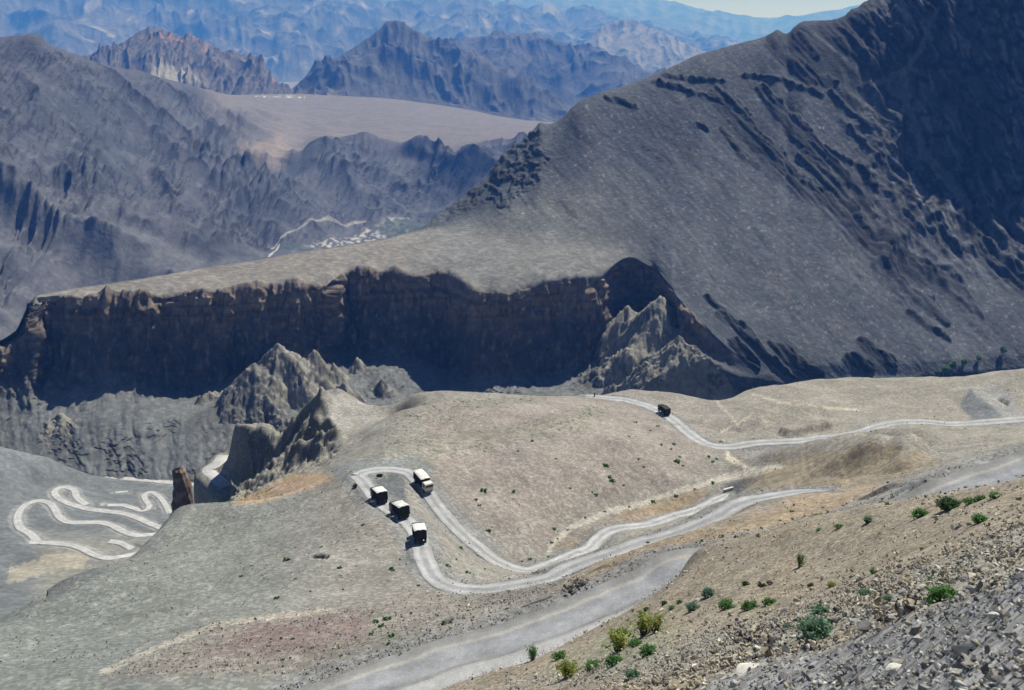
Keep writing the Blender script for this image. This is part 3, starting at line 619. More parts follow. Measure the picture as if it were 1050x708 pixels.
# ================================================================== 4. FAR COUNTRY
def gblur(A, sr, sc_):
    def one(A, sg, ax):
        n = int(sg*2.5)+1; k = np.exp(-.5*(np.arange(-n, n+1)/sg)**2); k /= k.sum()
        Ap = np.pad(A, [(n, n) if a == ax else (0, 0) for a in range(2)], mode='edge'); out = 0
        for t in range(2*n+1):
            sl_ = [slice(None)]*2; sl_[ax] = slice(t, t+A.shape[ax]); out = out+k[t]*Ap[tuple(sl_)]
        return out
    return one(one(A, sr, 0), sc_, 1)
def far_sheet(name, px0, px1, nc, rows, counts, amp, size, colr, rock, seed, crag=.5, fineM=30., extra=None, fade0=.25, fade1=None, gull=None, lift=.0):
    cs = np.linspace(px0, px1, nc); P, row = loft(cs, rows, counts); U, V = project(P); RWf = np.broadcast_to(row[:, None], U.shape)
    Nn = grid_normals(P); x, y = P[..., 0], P[..., 1]
    wx = x+size*.3*fbm(x/size, y/size, 3, seed+1); wy = y+size*.3*fbm(x/size, y/size, 3, seed+2)
    r1 = ridged(wx/size, wy/size, 4, seed, .5)
    f = smooth(0, fade0, RWf)
    if fade1 is not None: f = f*np.where(RWf < fade1[0], 1, mix(1, fade1[2], smooth(fade1[0], fade1[1], RWf)))
    ex = extra(P, U, V, RWf) if extra else {}
    if 'amp' in ex: f = f*ex['amp']
    a0 = amp*(r1-.55)
    gu, gv, gs = U, V, 14.
    if gull:
        ang, gs, ga = gull; gu = U*math.cos(ang)-V*math.sin(ang); gv = U*math.sin(ang)+V*math.cos(ang)
        a0 = a0+ga*(ridged(gu/gs+.8*fbm(U/gs/1.5, V/gs/1.5, 3, seed+6), gv/(gs*3.2)+.5*fbm(U/gs/2, V/gs/2, 2, seed+16), 3, seed+7)-.5)
    det = (ridged(gu/(gs*.5)+.6*fbm(U/gs, V/gs, 3, seed+8), gv/(gs*1.3), 5, seed+9, .5)-.45)
    a1 = a0+crag*amp*det
    pm = smooth(-.12, .3, fbm(U/(gs*4.), V/(gs*3.2), 3, seed+10)); det = det*pm; a1 = a0+crag*amp*det
    sm = gblur(a1, 2.6, 2.0)+.05*crag*amp*(1-pm)+lift*crag*amp
    out = a1-sm; k_ = crag*amp*.12
    rockm = smooth(-.3*k_, 1.3*k_, out)
    a = np.where(out > 0, a1, sm)
    P[..., 2] += a*f*.75; P += Nn*(a*f*.35)[..., None]
    N_ = grid_normals(P); U, V = project(P)
    c_ = np.ones(P.shape)*np.array(colr)
    c_ *= (1+.16*fbm(x/size*2., y/size*2., 4, seed+5)+.14*fbm(gu/(gs*.35), gv/(gs*3), 4, seed+11))[..., None]
    c_ = paint(c_, rockm*np.clip(f*1.5, 0, 1), rock, .92)
    fr = ridged(gu/(gs*.3)+.5*fbm(U/gs*2, V/gs*2, 2, seed+13), gv/(gs*.75), 4, seed+12, .6)+.35*fbm(U/(gs*1.6), V/(gs*1.2), 3, seed+14)
    c_ = paint(c_, smooth(.56, .66, fr-.10*(1-pm))*np.clip(f*1.5, 0, 1), rock, .8)
    c_ = paint(c_, smooth(.24, .10, fr)*np.clip(f*1.5, 0, 1), np.array(colr)*1.45, .6)
    if 'paint' in ex:
        for m, cc, s_ in ex['paint']: c_ = paint(c_, m, cc, s_)
    mat = ground_mat(name.replace('_', ' '), fineM, grain=None, bump=.7, bdist=fineM*.25, cvar=.22, mid=fineM*4)
    return tag(link_mesh(name, P, grid_faces(*P.shape[:2]), mat, col=np.clip(c_, .015, .6)), kind='structure')
def behind(cr, dpy, dr): return [(p[0], p[1]+dpy, p[2]+dr) for p in cr]

# left mountain, river gorge and the far terrace
base5 = [(-70,400,-430),(0,385,-430),(30,365,-430),(100,335,-430),(200,310,-440),(260,292,-450),(300,282,-460),(350,274,-470),(400,266,-480),(440,255,-490),(520,235,-500),(620,215,-520)]
b5b = [(-70,300,1500),(0,290,1560),(60,262,1700),(140,246,1820),(220,243,1960),(280,238,2180),(330,233,2400),(380,226,2620),(430,216,2720),(520,200,2820),(620,185,2900)]
rim5 = [(-70,150,1950),(0,160,1950),(60,150,2050),(120,168,2120),(180,190,2180),(230,195,2300),(280,176,2560),(310,160,2850),(345,146,3050),(380,150,3080),(420,150,3080),(445,155,3060),(475,158,3050),(505,152,3100),(545,150,3150),(620,145,3200)]
ter5 = [(-70,80,2200),(0,85,2250),(60,95,2350),(120,112,2500),(180,126,2700),(230,132,3000),(280,138,3250),(320,137,3500),(350,138,3500),(400,140,3450),(450,144,3400),(500,143,3400),(545,141,3450),(620,135,3500)]
cr5 = [(-70,8,2400),(0,38,2420),(20,36,2430),(36,35,2440),(50,46,2480),(75,56,2560),(110,69,2700),(150,75,2950),(180,84,3200),(215,93,3700),(240,98,4300),(300,97,4700),(350,99,4850),(400,102,4900),(440,107,4900),(480,113,4850),(510,119,4800),(545,124,4700),(620,128,4700)]
def ex5(P, U, V, RW):
    flat = smooth(2.1, 2.9, RW)*smooth(215, 300, U)
    flat = np.maximum(flat, smooth(2.9, 3.6, RW)*smooth(190, 240, U))
    bed5 = smooth(1.05, .5, RW)*smooth(180, 250, U)
    amp = (1-.93*flat)*(1-.85*bed5)
    x, y = P[..., 0], P[..., 1]
    scree = blob(U, V, [(-60,170),(60,190),(120,210),(180,232),(260,256),(230,300),(-60,360)], 14, seed=5)
    amp = amp*(1-.45*scree*smooth(-.1, .3, fbm(x/160, y/160, 3, 6)))
    pts = [(flat, (.165, .150, .146), .95), (flat*smooth(.0, .4, fbm(x/220, y/90, 5, 3)), (.175, .165, .17), .7),
           (scree, (.125, .128, .142), .6),
           (blob(U, V, [(300,256),(350,244),(380,236),(420,222),(420,240),(370,250),(320,262)], 3, seed=8)*smooth(-.05, .2, fbm(U/5, V/2.5, 4, 18)), (.44, .43, .41), .8),
           (blob(U, V, [(385,238),(405,228),(430,224),(440,232),(400,244)], 3, seed=9, ns=5), (.06, .08, .08), .8),
           (stroke(U, V, [(275,249),(300,240),(340,236),(375,232)], .8, None, .7, 6, 7), (.36, .35, .34), .6),
           (stroke(U, V, [(286,248),(280,256),(276,262)], 1.1, None, .4, 8, 7), (.45, .45, .44), .8),
           (stroke(U, V, [(292,251),(305,255),(325,257)], 3, None, .4, 8, 7), (.06, .08, .09), .8),
           (blob(U, V, [(192,246),(222,243),(255,258),(258,266),(215,270),(193,258)], 6, seed=10), (.055, .06, .075), .9),
           (blob(U, V, [(418,150),(440,151),(455,158),(475,160),(460,165),(430,162)], 3, seed=11), (.05, .055, .07), .85),
           (blob(U, V, [(285,165),(300,155),(340,152),(343,158),(310,168),(290,175)], 4, seed=12), (.06, .065, .08), .8),
           (stroke(U, V, [(262,98.5),(290,99),(312,100.5)], 1.2, None, .5, 3, 12)*smooth(.05, .25, fbm(U/3, V/1.5, 3, 14)), (.55, .53, .5), .9),
           (blob(U, V, [(250,150),(290,140),(312,152),(285,160)], 6, seed=13), (.25, .205, .18), .8),
           (blob(U, V, [(40,110),(110,90),(170,150),(160,210),(100,200),(50,150)], 22, seed=14)*smooth(.45, .6, ridged(x/70, y/70, 4, 15)), (.055, .065, .08), .7),
           (blob(U, V, [(180,150),(250,150),(330,190),(370,225),(300,235),(230,205)], 16, seed=16)*smooth(.5, .62, ridged(U/7-V/9, V/28, 4, 17)), (.055, .062, .08), .75)]
    return dict(amp=amp, paint=pts)
far_sheet('left_mountain_and_terrace', -66, 616, 560, [('z', base5), ('r', b5b), ('r', rim5), ('r', ter5), ('r', cr5), ('r', behind(cr5, 12, 500))], [70, 150, 90, 120, 14],
          100, 460, (.082, .086, .104), (.028, .03, .038), 110, crag=.34, fineM=9, extra=ex5, fade1=(3.3, 4., .12), gull=(-.6, 24, 13))
# red foothill ridge
b6 = [(60,112,4300),(120,108,4300),(200,110,4500),(260,104,4800),(320,102,4950),(360,104,5000)]
c6 = [(60,60,5300),(90,56,5400),(105,52,5400),(130,42,5500),(150,31,5600),(165,29,5600),(180,36,5600),(200,42,5550),(225,50,5500),(240,56,5450),(258,59,5400),(268,66,5350),(280,82,5250),(300,92,5200),(360,98,5200)]
def ex6(P, U, V, RW):
    return dict(paint=[(stroke(U, V, [(140,42),(200,44),(235,53),(262,62),(280,80)], 5, None, .9, 10, 3)*smooth(0, .3, fbm(U/8, V/8, 3, 4)), (.30, .17, .13), .8),
                       (blob(U, V, [(148,74),(165,66),(185,74),(212,88),(190,86)], 4, seed=5), (.34, .32, .28), .85)])
far_sheet('red_foothills', 62, 356, 300, [('r', b6), ('r', c6), ('r', behind(c6, 12, 500))], [130, 20], 90, 480, (.115, .105, .102), (.03, .032, .04), 130, crag=.45, fineM=24, extra=ex6, fade1=(.85, 1., .3), gull=(-.3, 16, 36))
# dark pyramid mountain
b7 = [(250,108,5000),(300,104,5050),(350,106,5050),(400,110,5050),(450,114,5000),(500,121,5000),(560,130,5000),(640,136,5050)]
c7 = [(250,106,5300),(285,100,5400),(310,84,5700),(330,66,5900),(350,55,6000),(372,41,6100),(388,30,6150),(398,22,6200),(404,21.5,6200),(418,30,6200),(440,39,6150),(455,45,6100),(480,56,6000),(500,66,5900),(520,76,5800),(545,88,5700),(570,103,5550),(600,118,5400),(640,130,5300)]
far_sheet('pyramid_mountain', 252, 636, 380, [('r', b7), ('r', c7), ('r', behind(c7, 14, 600))], [170, 20], 120, 620, (.075, .077, .085), (.03, .032, .04), 150, crag=.4, fineM=24, fade1=(.85, 1., .22), gull=(.35, 26, 30))
b8 = [(380,100,6800),(450,100,6800),(520,108,6700),(580,118,6600),(640,118,6500),(720,112,6500),(760,110,6500)]
c8 = [(380,62,8000),(430,48,8200),(455,44,8300),(480,40,8400),(505,36,8400),(530,36,8400),(548,33,8400),(565,38,8400),(590,46,8200),(615,53,8000),(640,64,7800),(655,70,7600),(680,78,7400),(720,92,7200),(760,104,7000)]
far_sheet('long_blue_ridge', 384, 756, 320, [('r', b8), ('r', c8), ('r', behind(c8, 16, 800))], [120, 20], 140, 760, (.075, .075, .08), (.03, .032, .04), 170, crag=.4, fineM=34, fade1=(.85, 1., .2), gull=(.5, 22, 36))
b9 = [(540,90,9600),(600,90,9600),(660,90,9400),(720,92,9200),(800,92,9200),(880,92,9200)]
f9 = [(540,66,10800),(600,66,10800),(660,66,10600),(720,70,10400),(800,80,10400),(880,82,10400)]
c9 = [(540,60,11600),(575,52,11800),(600,44,12000),(615,30,12200),(628,23,12300),(638,21,12300),(655,25,12300),(680,35,12100),(700,44,11900),(725,54,11600),(760,66,11200),(820,74,11000),(880,76,11000)]
far_sheet('two_toned_peak', 544, 876, 260, [('r', b9), ('r', f9), ('r', c9), ('r', behind(c9, 14, 900))], [30, 90, 14], 110, 1100, (.17, .165, .155), (.06, .065, .07), 190, crag=.4, fineM=50, fade1=(1.8, 2., .2), gull=(.4, 24, 60))
b10 = [(-80,120,7200),(100,100,7600),(250,90,8000),(400,80,8600),(520,70,9200),(620,62,9600),(760,70,9800)]; b10 = [(a, b, d*1.40) for a, b, d in b10]
m10 = [(-80,34,9000),(60,30,9000),(110,22,9100),(180,40,9000),(240,30,9300),(300,24,9600),(340,40,9500),(420,52,9800),(480,30,10400),(560,40,10800),(640,46,11200),(760,56,11500)]; m10 = [(a, b, d*1.40) for a, b, d in m10]
c10 = [(-80,-14,11500),(0,-6,11500),(60,-12,11800),(140,-4,12000),(200,-14,12000),(260,-2,12200),(330,-10,12300),(400,4,12600),(470,-4,13000),(540,10,13500),(600,12,14000),(660,26,14500),(720,38,15000),(760,44,15000)]; c10 = [(a, b, d*1.40) for a, b, d in c10]
def ex10(P, U, V, RW):
    return dict(paint=[(smooth(.15, .45, fbm(U/26, V/9, 4, 5)), (.30, .28, .26), .6)])
far_sheet('blue_middle_ranges', -76, 756, 640, [('r', b10), ('r', m10), ('r', c10), ('r', behind(c10, 16, 1200))], [90, 110, 14], 320, 1300, (.095, .092, .088), (.04, .042, .045), 210, crag=.3, fineM=60, extra=ex10, fade1=(1.8, 2., .3), gull=(.2, 34, 60))
b11 = [(-200,60,15000),(300,50,15500),(560,46,15800),(700,52,16000),(900,60,16000),(1250,60,16000)]; b11 = [(a, b, d*1.40) for a, b, d in b11]
m11 = [(-200,20,18000),(300,18,18000),(560,20,18500),(640,24,19000),(740,34,19500),(800,40,19500),(900,36,19500),(1250,30,19500)]; m11 = [(a, b, d*1.40) for a, b, d in m11]
c11 = [(-200,-24,23000),(300,-20,23000),(560,-12,23500),(640,-4,24000),(690,3,24200),(715,9,24400),(732,12.3,24400),(745,13.8,24500),(757,16.5,24500),(772,17.5,24500),(790,19.5,24500),(803,18,24500),(820,16.5,24500),(840,13,24500),(862,9.5,24500),(900,3,24500),(1250,-5,24500)]; c11 = [(a, b, d*1.40) for a, b, d in c11]
far_sheet('farthest_range', -190, 1240, 520, [('r', b11), ('r', m11), ('r', c11), ('r', behind(c11, 10, 1500))], [60, 90, 10], 330, 2100, (.10, .098, .094), (.05, .05, .05), 230, crag=.25, fineM=90, fade1=(1.6, 2., .12), gull=(.2, 30, 60))
# low ground that carries everything, out to the horizon
g = np.linspace(-40000, 40000, 60); gx, gy = np.meshgrid(g, np.linspace(900, 60000, 50))
gz = -560-.0*gx+12*fbm(gx/900, gy/900, 3, 250)
o = link_mesh('valley_ground', np.stack([gx, gy, gz], -1), grid_faces(50, 60), M_ridge, col=np.ones(gx.shape+(3,))*.18); tag(o, kind='structure')

# ================================================================== 5. THE STONY SLOPE UNDERFOOT
ctl = []
def cr_(*pts, drops): 
    for px, py, r in pts:
        p = at_r(px, py, r); ctl.append(p); s = p[2]/r
        for dr, dz in drops: ctl.append(np.array([p[0]*(r+dr)/r, p[1]*(r+dr)/r, s*(r+dr)-dz]))
def cr1(*pts):
    for px, py, r in pts: ctl.append(at_r(px, py, r))
cr1((1110,730,6.3),(1037,694,8.5),(960,694,10.5),(900,694,12.5),(840,694,15.),(1037,650,10),(960,655,12.5),(1110,650,8))
cr_((700,697,22),(760,681,20.5),(850,662,18.5),(900,643,17),(960,617,15.5),(1037,592,13.5),(1110,560,12), drops=((1.6, .35), (4, .9)))
cr1((965,606,24),(840,650,26),(1000,570,31),(1037,545,34),(880,620,31),(930,580,40),(790,658,28),(740,672,31),(700,690,30),(940,625,22.5))
cr1((600,694,50),(655,662,48),(660,675,44),(610,675,56),(760,625,49),(700,640,50),(850,595,49),(800,590,60),(720,605,63),(950,548,50),(1037,522,50),(900,560,57),(1110,500,50))
cr_((400,735,66),(450,713,68),(490,700,70),(520,694,72),(560,673,74),(600,656,77),(640,637,80),(670,616,83),(697,593,87),(706,576,91),(740,562,92),(790,552,91),(840,544,87),(900,528,80),(960,513,74),(1037,499,68),(1110,482,63), drops=((5, 1.5), (16, 9), (38, 30)))
for q_ in ((0, 0, -2.1), (4, 0, -1.9), (5, 3, -3.0), (10, 5, -3.9), (12, 12, -6.3), (20, 20, -10.8), (40, 40, -20.5), (60, 45, -27), (20, 5, -6), (40, 15, -13), (-4, 3, -5), (-4, 9, -9.5)): ctl.append(np.array(q_, float))
tps1 = TPS(ctl, lam=5e-5, scale=20.)
rs = np.exp(np.linspace(math.log(2.2), math.log(122), 1000)); X, Y, _ = polar_grid(330, 1750, 1060, rs, 600)
P1 = np.stack([X, Y, tps1(X, Y)], -1); x, y = X, Y; Rr1 = np.hypot(x, y)
P1[..., 2] += smooth(10, 60, Rr1)*(.5*fbm(x/11, y/11, 3, 301)+.25*fbm(x/4, y/4, 4, 302))+.05*fbm(x/1.1, y/1.1, 4, 303)+.022*fbm(x/.3, y/.3, 3, 304)
U1, V1 = project(P1); N1 = grid_normals(P1)
nearm = blob(U1, V1, [(690,720),(760,684),(850,665),(900,646),(960,620),(1037,595),(1130,555),(1900,330),(1900,4000),(560,4000)], 7, seed=31)*(Rr1 < 24)
strip = blob(U1, V1, [(520,700),(600,690),(700,655),(800,628),(880,600),(960,575),(1060,530),(1900,420),(1900,540),(1130,600),(960,615),(850,662),(760,682),(700,700)], 12, seed=32)*(1-nearm)
col = np.ones(P1.shape)*np.array([.258, .224, .176])
col = paint(col, strip, (.28, .272, .24), .85)
col = paint(col, nearm, (.25, .25, .25), .95)
col = paint(col, smooth(.05, .4, fbm(x/6, y/6, 4, 305))*smooth(30, 45, Rr1), (.235, .185, .135), .6)
col = paint(col, blob(U1, V1, [(560,690),(640,640),(700,640),(690,670),(600,695)], 12, seed=33), (.26, .27, .19), .5)
col *= (1+.22*fbm(x/2.5, y/2.5, 5, 306))[..., None]
M_slope = ground_mat('stony slope', .5, grain=.16, bump=.6, bdist=.06, cvar=.2, spk=(.3, .4), mid=2.5)
tag(link_mesh('stony_slope', P1, grid_faces(*P1.shape[:2]), M_slope, col=np.clip(col, .02, .6)), kind='structure')

# ------------------------------------------------------------------ stones
def hull_rock(seed, flat=.62, n=13):
    g = np.random.default_rng(seed); p = g.normal(size=(n, 3)); p /= np.linalg.norm(p, axis=1, keepdims=True); p *= g.uniform(.75, 1.1, (n, 1)); p[:, 2] *= flat; p[:, 0] *= 1.25
    bm = bmesh.new(); vs = [bm.verts.new(q) for q in p]; r = bmesh.ops.convex_hull(bm, input=vs)
    bmesh.ops.delete(bm, geom=[v for v in bm.verts if not v.link_faces], context='VERTS'); bmesh.ops.triangulate(bm, faces=bm.faces); bm.verts.index_update()
    V = np.array([v.co[:] for v in bm.verts]); Fc = np.array([[v.index for v in f.verts] for f in bm.faces]); bm.free(); return V, Fc
ROCKS = [hull_rock(400+k, [.5, .6, .75, .4, .65, .55][k % 6], [9, 12, 14, 8, 11, 10][k % 6]) for k in range(10)]
M_stone = ground_mat('loose stone', .12, bump=.5, bdist=.02, cvar=.2)
def stones(name, pts, nrm, size, colr, seed):
    g = np.random.default_rng(seed); VV, FF, CC, off = [], [], [], 0
    for k, (V, Fc) in enumerate(ROCKS):
        i = np.where(np.arange(len(pts)) % len(ROCKS) == k)[0]
        if not len(i): continue
        sx = g.uniform(.75, 1.25, (len(i), 3)); v = V[None]*sx[:, None]*size[i][:, None, None]*.5
        qa = g.normal(size=(len(i), 4))*np.array([1, .45, .45, 1.]); qa /= np.linalg.norm(qa, axis=1, keepdims=True); w_, x_, y_, z_ = qa.T
        M = np.stack([1-2*(y_*y_+z_*z_), 2*(x_*y_-z_*w_), 2*(x_*z_+y_*w_), 2*(x_*y_+z_*w_), 1-2*(x_*x_+z_*z_), 2*(y_*z_-x_*w_), 2*(x_*z_-y_*w_), 2*(y_*z_+x_*w_), 1-2*(x_*x_+y_*y_)], -1).reshape(-1, 3, 3)
        W = np.einsum('nij,nkj->nki', M, v)+pts[i][:, None]+np.stack([size[i]*0, size[i]*0, size[i]*.12], -1)[:, None]
        VV.append(W.reshape(-1, 3)); FF.append((Fc[None]+(np.arange(len(i))*len(V))[:, None, None]+off).reshape(-1, 3)); CC.append(np.repeat(colr[i], len(V), 0)); off += len(i)*len(V)
    return tag(link_mesh(name, np.concatenate(VV), np.concatenate(FF), M_stone, smooth_=False, col=np.concatenate(CC), n=3), kind='stuff')
def stone_cols(n, g, tint=(1, 1, 1)):
    base = np.array([[.24, .215, .18], [.33, .31, .27], [.16, .155, .15], [.48, .46, .41], [.09, .09, .095], [.25, .25, .26]])
    k = g.choice(6, n, p=[.27, .25, .17, .10, .09, .12]); return base[k]*g.uniform(.8, 1.2, (n, 1))*np.array(tint)
def pick(P, U, V, N_, g, n, poly_test, rr=None):
    """random vertices, evenly spread over the ground as seen (denser near the viewer)"""
    R_ = np.hypot(P[..., 0], P[..., 1]); m = poly_test(U, V, R_).ravel(); idx = np.where(m)[0]
    i = g.choice(idx, n); return P.reshape(-1, 3)[i]+np.c_[g.normal(0, .25, (n, 2))*(R_.ravel()[i]/60)[:, None], np.zeros(n)], N_.reshape(-1, 3)[i], R_.ravel()[i], U.ravel()[i], V.ravel()[i]
g = np.random.default_rng(5)
vis1 = (U1 > 380) & (U1 < 1180) & (V1 < 760)
def t_near(U, V, R_): return vis1 & (nearm > .4) & (g.random(U.shape) < np.clip((R_/14)**1., .1, 1))
p, n_, r_, u_, v_ = pick(P1, U1, V1, N1, g, 13000, t_near)
sz = np.minimum(.034*(g.random(len(p))+.02)**-.45, .22)
stones('gravel', p, n_, sz, stone_cols(len(p), g, (1.1, 1.13, 1.18)), 21)
def t_beside(U, V, R_): return ((U > 1178) | (V > 758)) & (U < 1740) & (R_ < 26) & (R_ > 2.3)
p, n_, r_, u_, v_ = pick(P1, U1, V1, N1, g, 16000, t_beside)
stones('gravel', p, n_, np.minimum(.022*(g.random(len(p))+.02)**-.5*np.clip(r_/8, .7, 1.6), .2), stone_cols(len(p), g, (1.1, 1.13, 1.18)), 28)
def t_far(U, V, R_): return (U > 1178) & (U < 1600) & (R_ > 24) & (R_ < 90)
p, n_, r_, u_, v_ = pick(P1, U1, V1, N1, g, 9000, t_far)
stones('hillside_stones', p, n_, np.minimum(np.maximum(.07, 1.4*r_/996)*(g.random(len(p))+.02)**-.4, .5), stone_cols(len(p), g, (1.22, 1.17, 1.06)), 29)
def t_strip(U, V, R_): return vis1 & (strip > .35) & (R_ < 70)
p, n_, r_, u_, v_ = pick(P1, U1, V1, N1, g, 17000, t_strip)
bld = smooth(60, 0, np.hypot((u_-920)*.8, (v_-625)*1.4))+smooth(60, 0, np.hypot((u_-780)*.8, (v_-660)*1.4))          # coarser rubble here
sz = np.minimum(np.maximum(.05, 1.5*r_/996)*(g.random(len(p))+.02)**-.42*(1+.7*bld), .46)
cc = stone_cols(len(p), g, (1.22, 1.17, 1.06)); cc[(g.random(len(p)) < .25*np.clip(bld, 0, 1))] = (.075, .07, .07)
stones('scree', p, n_, sz, cc, 22)
def t_up(U, V, R_): return vis1 & (nearm < .3) & (strip < .6) & (R_ < 98)
p, n_, r_, u_, v_ = pick(P1, U1, V1, N1, g, 11000, t_up)
sz = np.minimum(np.maximum(.08, 1.3*r_/996)*(g.random(len(p))+.02)**-.38, .6)
stones('hillside_stones', p, n_, sz, stone_cols(len(p), g, (1.3, 1.2, 1.05)), 23)
def t_bank(U, V, R_): return (blob(U, V, [(110,695),(230,640),(350,626),(440,612),(570,600),(700,560),(760,545),(700,570),(560,615),(440,655),(360,692)], 8, seed=7) > .3) & (Dd['C'] > 6) & (Dmin > .5) & (R_ < 190)
p, n_, r_, u_, v_ = pick(P2, U2, V2, N2, g, 5000, t_bank)
sz = np.minimum(np.maximum(.16, 1.2*r_/996)*(g.random(len(p))+.02)**-.34, .9)
stones('bank_stones', p, n_, sz, stone_cols(len(p), g), 24)
def t_rub(U, V, R_): return ((Dd['C'] > 6.4) & (blob(U, V, [(580,606),(598,598),(612,601),(606,611),(590,613)], 3, seed=9) > .3)) | ((Dd['C'] > 6.4) & (blob(U, V, [(560,622),(640,592),(700,573),(700,577),(640,597),(580,622)], 3, seed=9) > .6))
p, n_, r_, u_, v_ = pick(P2, U2, V2, N2, g, 420, t_rub)
cc = stone_cols(len(p), g); cc = cc*.6
stones('roadside_rubble', p, n_, g.uniform(.25, .8, len(p)), cc, 25)
def t_edge(U, V, R_): return (Dmin > .1) & (Dmin < 1.1) & (R_ < 400) & (V > 400) & (U > 5) & (U < 1045) & (g.random(U.shape) < .6)
p, n_, r_, u_, v_ = pick(P2, U2, V2, N2, g, 3600, t_edge)
stones('verge_stones', p, n_, np.minimum(np.maximum(.18, .9*r_/996)*(g.random(len(p))+.03)**-.3, .7), stone_cols(len(p), g, (.85, .86, .88)), 27)
def t_hill(U, V, R_): return (V > 380) & (V < 690) & (U > 5) & (U < 1045) & (Dmin > 1.5) & (R_ > 120) & (R_ < 420)
p, n_, r_, u_, v_ = pick(P2, U2, V2, N2, g, 9000, t_hill)
ok = fbm(p[:, 0]/16, p[:, 1]/16, 4, 77) > -.02; p, n_, r_ = p[ok], n_[ok], r_[ok]
sz = np.minimum(np.maximum(.2, .8*r_/996)*(g.random(len(p))+.03)**-.3, 1.)
stones('slope_stones', p, n_, sz, stone_cols(len(p), g, (1, .97, .92))*1.05, 26)

def one_rock(name, P, size, colr, seed, label, cat='rock', flat=.7, sub=2, elong=1., rz=None, group=None, mat=None):
    """an angular boulder: a chipped hull, subdivided and roughened"""
    V, Fc = hull_rock(seed, flat, 15); bm = bmesh.new(); vs = [bm.verts.new((v[0]*elong, v[1], v[2])) for v in V]
    for f in Fc: bm.faces.new([vs[i] for i in f])
    bmesh.ops.bevel(bm, geom=list(bm.edges), offset=.07, segments=1, affect='EDGES'); bmesh.ops.triangulate(bm, faces=bm.faces); bmesh.ops.subdivide_edges(bm, edges=bm.edges, cuts=sub, use_grid_fill=True)
    co = np.array([v.co[:] for v in bm.verts]); d = .16*fbm(co[:, 0]*1.8+seed, co[:, 1]*1.8+co[:, 2]*1.7, 5, seed, .6)
    for v, k in zip(bm.verts, d): v.co *= (1+k); v.co *= size*.5
    zmin = min(v.co.z for v in bm.verts)
    for v in bm.verts: v.co.z -= zmin*.72
    o = bm_obj(name, bm, mat or rock_mat(colr)); o.location = P; o.rotation_euler = (rnd.uniform(-.12, .12), rnd.uniform(-.12, .12), rnd.uniform(0, 6.28) if rz is None else rz)
    return tag(o, label, cat, group)
_rm = {}
def rock_mat(c_):
    if c_ not in _rm: _rm[c_] = flat_mat('rock %d' % len(_rm), c_, .9, .2, 0, .3, 6.)
    return _rm[c_]
DK, GR, PL, WH = (.06, .058, .06), (.17, .17, .175), (.32, .30, .27), (.55, .53, .48)
boulders = [ # px, py of the middle of the foot, size in px, colour, flatness, label, elongation
 (941,616,15,DK,.8,'dark blocky boulder against the left side of the big green shrub',1.), (949,603,15,PL,.35,'pale-topped slab lying just above the dark boulder by the big shrub',1.3),
 (939,597,9,WH,.4,'whitish stone behind the pale slab near the big shrub',1.), (903,641,31,(.12,.115,.12),.28,'long flat dark grey slab, the longest rock in the rubble',1.7),
 (855,640,14,(.1,.1,.1),.8,'dark upright stone at the right shoulder of the round blue green shrub',.9), (791,660,15,(.045,.042,.045),.75,'black lumpy boulder left of the round blue green shrub',1.), 
 (741,680,14,DK,.75,'black boulder at the left end of the rubble strip',1.), (750,684,9,DK,.75,'small black stone touching the boulder at the end of the rubble strip',1.),
 (735,690,8,DK,.7,'small black stone below the boulder at the end of the rubble strip',1.), (766,687,26,WH,.3,'broad white slab lying at the bottom of the rubble strip',1.6),
 (755,643,8,(.1,.09,.085),.6,'small dark stone alone on the pale gravel above the rubble strip',1.2), (882,596,9,(.07,.06,.06),.6,'small dark tilted stone on the slope left of the low green shrub',1.4),
 (807,627,14,(.11,.1,.1),.35,'dark flat slab on the pale gravel left of the small round shrub',1.5), (831,602,9,(.06,.055,.05),.8,'dark brown stone on the bare brown slope',.9),
 (871,658,13,(.07,.068,.07),.7,'dark blunt boulder right of the round blue green shrub',1.), (914,630,12,DK,.7,'dark square stone between the long slab and the big shrub',1.),
 (877,637,14,(.24,.24,.25),.45,'flat grey stone just above the left end of the long slab',1.2), (927,632,13,PL,.5,'pale tilted stone at the upper right end of the long slab',1.),
 (957,632,14,(.07,.068,.07),.6,'dark rock below the big green shrub',1.), (991,671,27,(.055,.058,.065),.55,'smooth dark boulder half buried in the near gravel mound',1.3),
 (919,686,21,WH,.5,'large whitish block on the near gravel mound',1.1), (910,674,12,(.08,.08,.085),.6,'dark stone just above the whitish block on the mound',1.),
 (1033,652,10,WH,.5,'white stone at the right edge of the near gravel mound',1.), (952,683,14,(.14,.14,.14),.7,'grey rounded stone between the whitish block and the dark buried boulder',1.),
 (934,585,10,(.07,.065,.06),.5,'dark sliver of rock on the slope above the big green shrub',1.5), (992,594,13,(.2,.2,.21),.5,'grey slab on the slope right of the big green shrub',1.2),
 (1004,586,12,(.09,.088,.09),.55,'dark slab beyond the grey one right of the big shrub',1.3), (998,630,12,(.22,.22,.23),.6,'grey stone on the brink of the near gravel mound',1.),
 (789,601,8,(.07,.06,.05),.8,'small dark brown stone beside a tuft on the brown slope',1.), (1020,640,13,(.13,.13,.14),.6,'dull grey stone on the mound left of the white one',1.),
 (862,668,14,(.26,.25,.23),.45,'flat beige stone at the lip of the near mound, beneath the blunt boulder',1.2)]
fp = lookup(P1, U1, V1, [(b[0], b[1]) for b in boulders])
for k, ((px, py, s_, cl, fl, lab, el), q_) in enumerate(zip(boulders, fp)):
    d_ = np.linalg.norm(q_); one_rock('boulder', q_-np.array([0, 0, .04]), s_*d_/996/1.15, cl, 500+k, lab, 'rock', fl, 2, el, rz=.3 if el > 1.25 else None, group='boulders on the stony slope')
